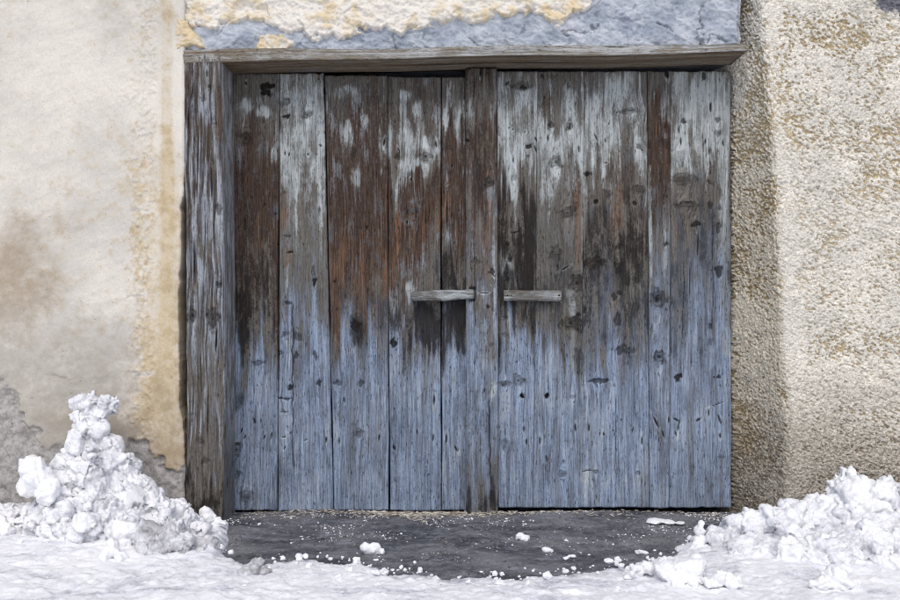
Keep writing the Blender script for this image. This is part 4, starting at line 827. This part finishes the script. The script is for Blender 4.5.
lumps = [
    ([(32, 468, 14, -.60, 1.2), (40, 480, 18, -.61, 1.15), (47, 492, 15, -.62, 1.1), (31, 484, 14, -.60, 1.1), (36, 474, 15, -.60, 1.2)], SNOWC, 'upright white block of snow leaning against the tall heap', .5),
    ([(28, 524, 12, -.68, .8), (40, 520, 11, -.68, .9), (18, 528, 9, -.68, .8), (34, 512, 8, -.67, .9)], SNOWC, 'rounded white snow lump below the upright white block', .5),
    ([(0, 526, 12, -.66, .8), (-10, 520, 12, -.66, .9), (8, 532, 8, -.68, .8)], SNOWC, 'white snow lump at the foot of the bare grey wall corner', .6),
    ([(46, 520, 5, -.76, .6), (53, 523, 6, -.76, .5), (58, 525, 4, -.76, .5)], SNOWC, 'thin pointed flake of snow in front of the tall heap', .35),
    ([(165, 543, 20, -.74, .8), (152, 539, 18, -.72, .9), (175, 535, 18, -.72, .8), (145, 549, 12, -.75, .8), (181, 545, 13, -.74, .8)], SNOWD, 'big dirty grey snow chunk below the tall heap', .7),
    ([(197, 548, 17, -.76, .8), (211, 545, 11, -.75, .7), (187, 551, 13, -.77, .8), (204, 552, 13, -.77, .65)], SNOWD, 'wedge of dirty grey snow jutting onto the asphalt', .5),
    ([(178, 512, 14, -.50, .9), (165, 514, 12, -.50, .9), (190, 520, 12, -.52, .9), (172, 524, 13, -.55, .9)], SNOWC, 'soft white mound of snow at the foot of the wooden post', .7),
    ([(206, 512, 9, -.42, 1), (208, 517, 8, -.43, .9)], SNOWC, 'small round snowball like lump at the foot of the wooden post', .4),
    ([(218, 522, 6, -.42, .8), (224, 524, 5, -.42, .7), (212, 525, 5, -.43, .6)], SNOWC, 'low white crumb of snow beside the round snow lump', .5),
    ([(112, 552, 10, -.90, 1), (113, 545, 7, -.90, 1.1), (104, 558, 9, -.92, .7), (122, 558, 8, -.92, .7)], SNOWC, 'peaked white lump rising from the trodden snow before the tall heap', .5),
    ([(254, 568, 11, -.93, .7), (244, 570, 8, -.93, .7), (266, 571, 8, -.93, .6), (258, 562, 6, -.93, .8)], SNOWD, 'grey crumbly snow chunk on the snow edge by the asphalt', .6),
    ([(366, 549, 7, -.69, .9), (374, 549, 8, -.69, .9), (382, 552, 5, -.69, .7)], SNOWC, 'lone white snow lump lying on the bare asphalt', .35),
    ([(519, 536, 5, -.55, .6), (525, 538, 6, -.55, .6)], SNOWC, 'pale melting snow lump on asphalt below the right door leaf', .4),
    ([(572, 556, 4, -.72, .5), (566, 558, 4, -.72, .4)], SNOWC, 'small flat snow crumb on the wet asphalt by the snow edge', .4),
    ([(547, 550, 4, -.66, .4), (552, 551, 4, -.66, .35)], SNOW, 'thin grey film of ice on asphalt between two snow crumbs', .4),
    ([(668, 572, 13, -1.0, .9), (682, 573, 16, -1.0, .85), (696, 570, 12, -1.0, .9), (676, 580, 11, -1.02, .7), (692, 580, 9, -1.02, .7)], SNOWC, 'big rounded snow boulder in front of the broad heap', .6),
    ([(720, 578, 12, -1.02, .7), (732, 582, 10, -1.02, .6), (712, 584, 8, -1.02, .6)], SNOW, 'low snow chunk beside the big rounded snow boulder', .7),
    ([(636, 571, 9, -.95, .8), (648, 568, 8, -.95, .8), (628, 576, 8, -.97, .6)], SNOW, 'small snow chunk on the other side of the rounded boulder, by asphalt', .7),
    ([(699, 530, 5.5, -.56, 1.2), (700, 540, 7.5, -.56, 1), (697, 548, 9, -.58, .8), (701, 524, 4.5, -.56, 1.2)], SNOWC, 'narrow upright finger of snow standing on the asphalt', .35),
    ([(639, 552, 6, -.70, .5), (645, 553, 5, -.70, .5)], SNOWC, 'flat snow crumb on asphalt in front of the roughcast wall', .4),
    ([(655, 521, 9, -.40, .35), (668, 522, 8, -.40, .3), (680, 523, 6, -.4, .3)], SNOWC, 'thin flat patch of snow under the right door leaf', .08),
    ([(893, 488, 9, -.50, 1.1), (900, 494, 12, -.50, 1), (892, 502, 10, -.52, 1)], SNOWD, 'grey knob of snow behind the broad heap on the roughcast wall', .6),
    ([(832, 580, 14, -1.05, .7), (846, 584, 12, -1.05, .6), (822, 586, 10, -1.06, .6)], SNOW, 'low grey white chunk below the broad pointed heap', .8),
]
LEAN = (0, 6, 7, 8, 21)                                     # lumps that lean on a heap or stand against the post
for i, (spec, mat, lab, rg) in enumerate(lumps):
    on_asphalt = i in (5, 11, 12, 13, 14, 18, 19, 20)
    o = heap('snow_lump', spec, 900 + i * 7, mat, lab, 'snow lump', 'snow lumps around the door', crumbs=8 if rg > .55 else (3 if rg > .1 else 0), voxel=0.006, rough=rg * .8, chunk=(rg * .5 if mat is SNOWD else rg * .35),
             base=None if i in LEAN else (0.0 if on_asphalt else 0.03))
# ---- loose grains, straw
def grains(name, pts, sizes, mat, seed, flat=0.7):
    rs = np.random.default_rng(seed)
    base = np.array([(1, 0, 0), (-1, 0, 0), (0, 1, 0), (0, -1, 0), (0, 0, 1), (0, 0, -1)], float)
    f = np.array([(0, 2, 4), (2, 1, 4), (1, 3, 4), (3, 0, 4), (2, 0, 5), (1, 2, 5), (3, 1, 5), (0, 3, 5)])
    n = len(pts); sc = sizes[:, None, None] * rs.uniform(.6, 1.3, (n, 6, 1)); V = base[None] * sc; V[:, :, 2] *= flat
    a = rs.uniform(0, 6.28, n); c, s = np.cos(a)[:, None], np.sin(a)[:, None]
    V = np.stack([V[..., 0] * c - V[..., 1] * s, V[..., 0] * s + V[..., 1] * c, V[..., 2]], -1) + pts[:, None, :]
    F = (f[None] + (np.arange(n) * 6)[:, None, None]).reshape(-1, 3)
    return link(name, raw_mesh(name, V.reshape(-1, 3), [F], np.zeros(len(F), bool)), mat)
rs = np.random.default_rng(5)
gx_ = rs.uniform(-1.12, 1.45, 16000); gy_ = -np.abs(rs.gamma(1.15, 0.27, 16000)) + 0.0
dens = vn(gx_ * 4, gy_ * 6, seed=99) * 0.55 + vn(gx_ * 15, gy_ * 15, seed=98) * 0.45
keep = (rs.uniform(0, 1, 16000) < 0.6 * sst(0.42, 0.80, dens)) & (gy_ > edge_y(gx_) - 0.04) & (gy_ > -1.1)
gx_, gy_ = gx_[keep], gy_[keep]
gz_ = ground_z(gx_, gy_) + 0.002; gs_ = np.clip(rs.gamma(1.5, 0.0013, len(gx_)), 0.0009, 0.009)
tag(grains('snow_grains', np.stack([gx_, gy_, gz_], -1), gs_, SNOW, 6), 'scattered white grains of snow and salt on the dark asphalt', 'snow grains', kind='stuff')
# dark grit and small stones loosened from the asphalt
n_g = 5200; qx = rs.uniform(-1.05, 1.42, n_g); qy = -rs.uniform(0, 1.05, n_g) ** 1.2
ok = (qy > edge_y(qx) - 0.05) & (rs.uniform(0, 1, n_g) < 0.25 + 0.75 * sst(.45, .7, vn(qx * 5, qy * 7, seed=86)) + 0.5 * sst(.6, 1.0, qx)); qx, qy = qx[ok], qy[ok]
qs = np.clip(rs.gamma(2.0, .0016, len(qx)), .0015, .013)
tag(grains('asphalt_grit', np.stack([qx, qy, ground_z(qx, qy) + .001], -1), qs, GRIT, 8), 'grey grit and small stones lying on the damp asphalt', 'grit', kind='stuff')
# broken crumbs of snow along the edges of the heaps and of the cleared asphalt
nc = 1000; cx_ = rs.uniform(-2.3, 2.3, nc); off = rs.gamma(1.3, 0.10, nc) * np.where(rs.uniform(0, 1, nc) < .16, -0.8, 1.0)
cy_ = np.minimum(edge_y(cx_), -0.42) - 0.07 - off; ok = (cy_ > -1.6) & (cy_ < -0.3) & (vn(cx_ * 5, cy_ * 5, seed=88) > rs.uniform(.2, .7, nc)); cx_, cy_ = cx_[ok], cy_[ok]
onsnow = (edge_y(cx_) - .05 - cy_) > 0; cs_ = np.clip(rs.gamma(1.4, .0042, len(cx_)), .002, .018) * np.where(onsnow, 1, .6)
cz_ = np.where(onsnow, 0.034, ground_z(cx_, cy_)) + cs_ * .2
def crumb_mesh(pts, sizes, seed):
    r_ = np.random.default_rng(seed); b_ = bmesh.new(); bmesh.ops.create_icosphere(b_, subdivisions=2, radius=1)
    bv = np.array([v.co[:] for v in b_.verts]); bf = np.array([[v.index for v in f.verts] for f in b_.faces]); b_.free()
    n = len(pts); V = np.empty((n, len(bv), 3))
    for i in range(n):
        q = bv * r_.uniform(.75, 1.25, 3); f1, f2, cd, *_ = worley(q[:, 0] * 1.3 + i * 7, q[:, 1] * 1.3, q[:, 2] * 1.3 + 20, seed=seed)
        q = q * (0.75 + 0.5 * cd[:, None]) * (1 + .12 * r_.normal(size=(len(bv), 1))); q[:, 2] *= .75; V[i] = q * sizes[i] + pts[i]
    return raw_mesh('snow_crumbs', V.reshape(-1, 3), [(bf[None] + (np.arange(n) * len(bv))[:, None, None]).reshape(-1, 3)], np.zeros(n * len(bf), bool))
tag(link('snow_crumbs', crumb_mesh(np.stack([cx_, cy_, cz_], -1), cs_, 77), SNOW), 'loose crumbs of broken snow strewn along the edge of the cleared asphalt', 'snow crumbs', kind='stuff')
ns = 1100
lx = rs.uniform(-1.02, 1.35, ns); lx = np.where(rs.uniform(0, 1, ns) < 0.65, rs.normal(-0.12, 0.26, ns), lx); ly = -0.02 - np.abs(rs.normal(0, 0.05, ns)) * (0.4 + 1.3 * vn(lx * 7, lx * 0, seed=87))
V = []; F = []
for i in range(ns):
    a = rs.normal(0, 0.7); L = rs.uniform(.003, .013); w_ = rs.uniform(.0010, .0024); c, s = math.cos(a), math.sin(a); z0 = float(0.002 + rs.uniform(0, .010)); tl = rs.normal(0, .15) * L
    b = len(V)
    for (p, q, h) in ((-L, -w_, 0), (L, -w_ * .6, 0), (L, w_ * .6, 0), (-L, w_, 0), (-L * .9, 0, w_ * 1.3), (L * .9, 0, w_ * 1.2)):
        V.append((lx[i] + p * c - q * s, ly[i] + p * s + q * c, z0 + h + tl * (1 if p > 0 else -1)))
    F += [(b, b + 1, b + 5, b + 4), (b + 2, b + 3, b + 4, b + 5)]
V = np.array(V); V[:, 2] += ground_z(V[:, 0], V[:, 1])
tag(link('straw_litter', raw_mesh('straw_litter', V, [np.array(F)], np.zeros(len(F), bool)), STRAWM), 'pale straw and chaff litter strewn along the foot of the doors', 'straw', kind='stuff')
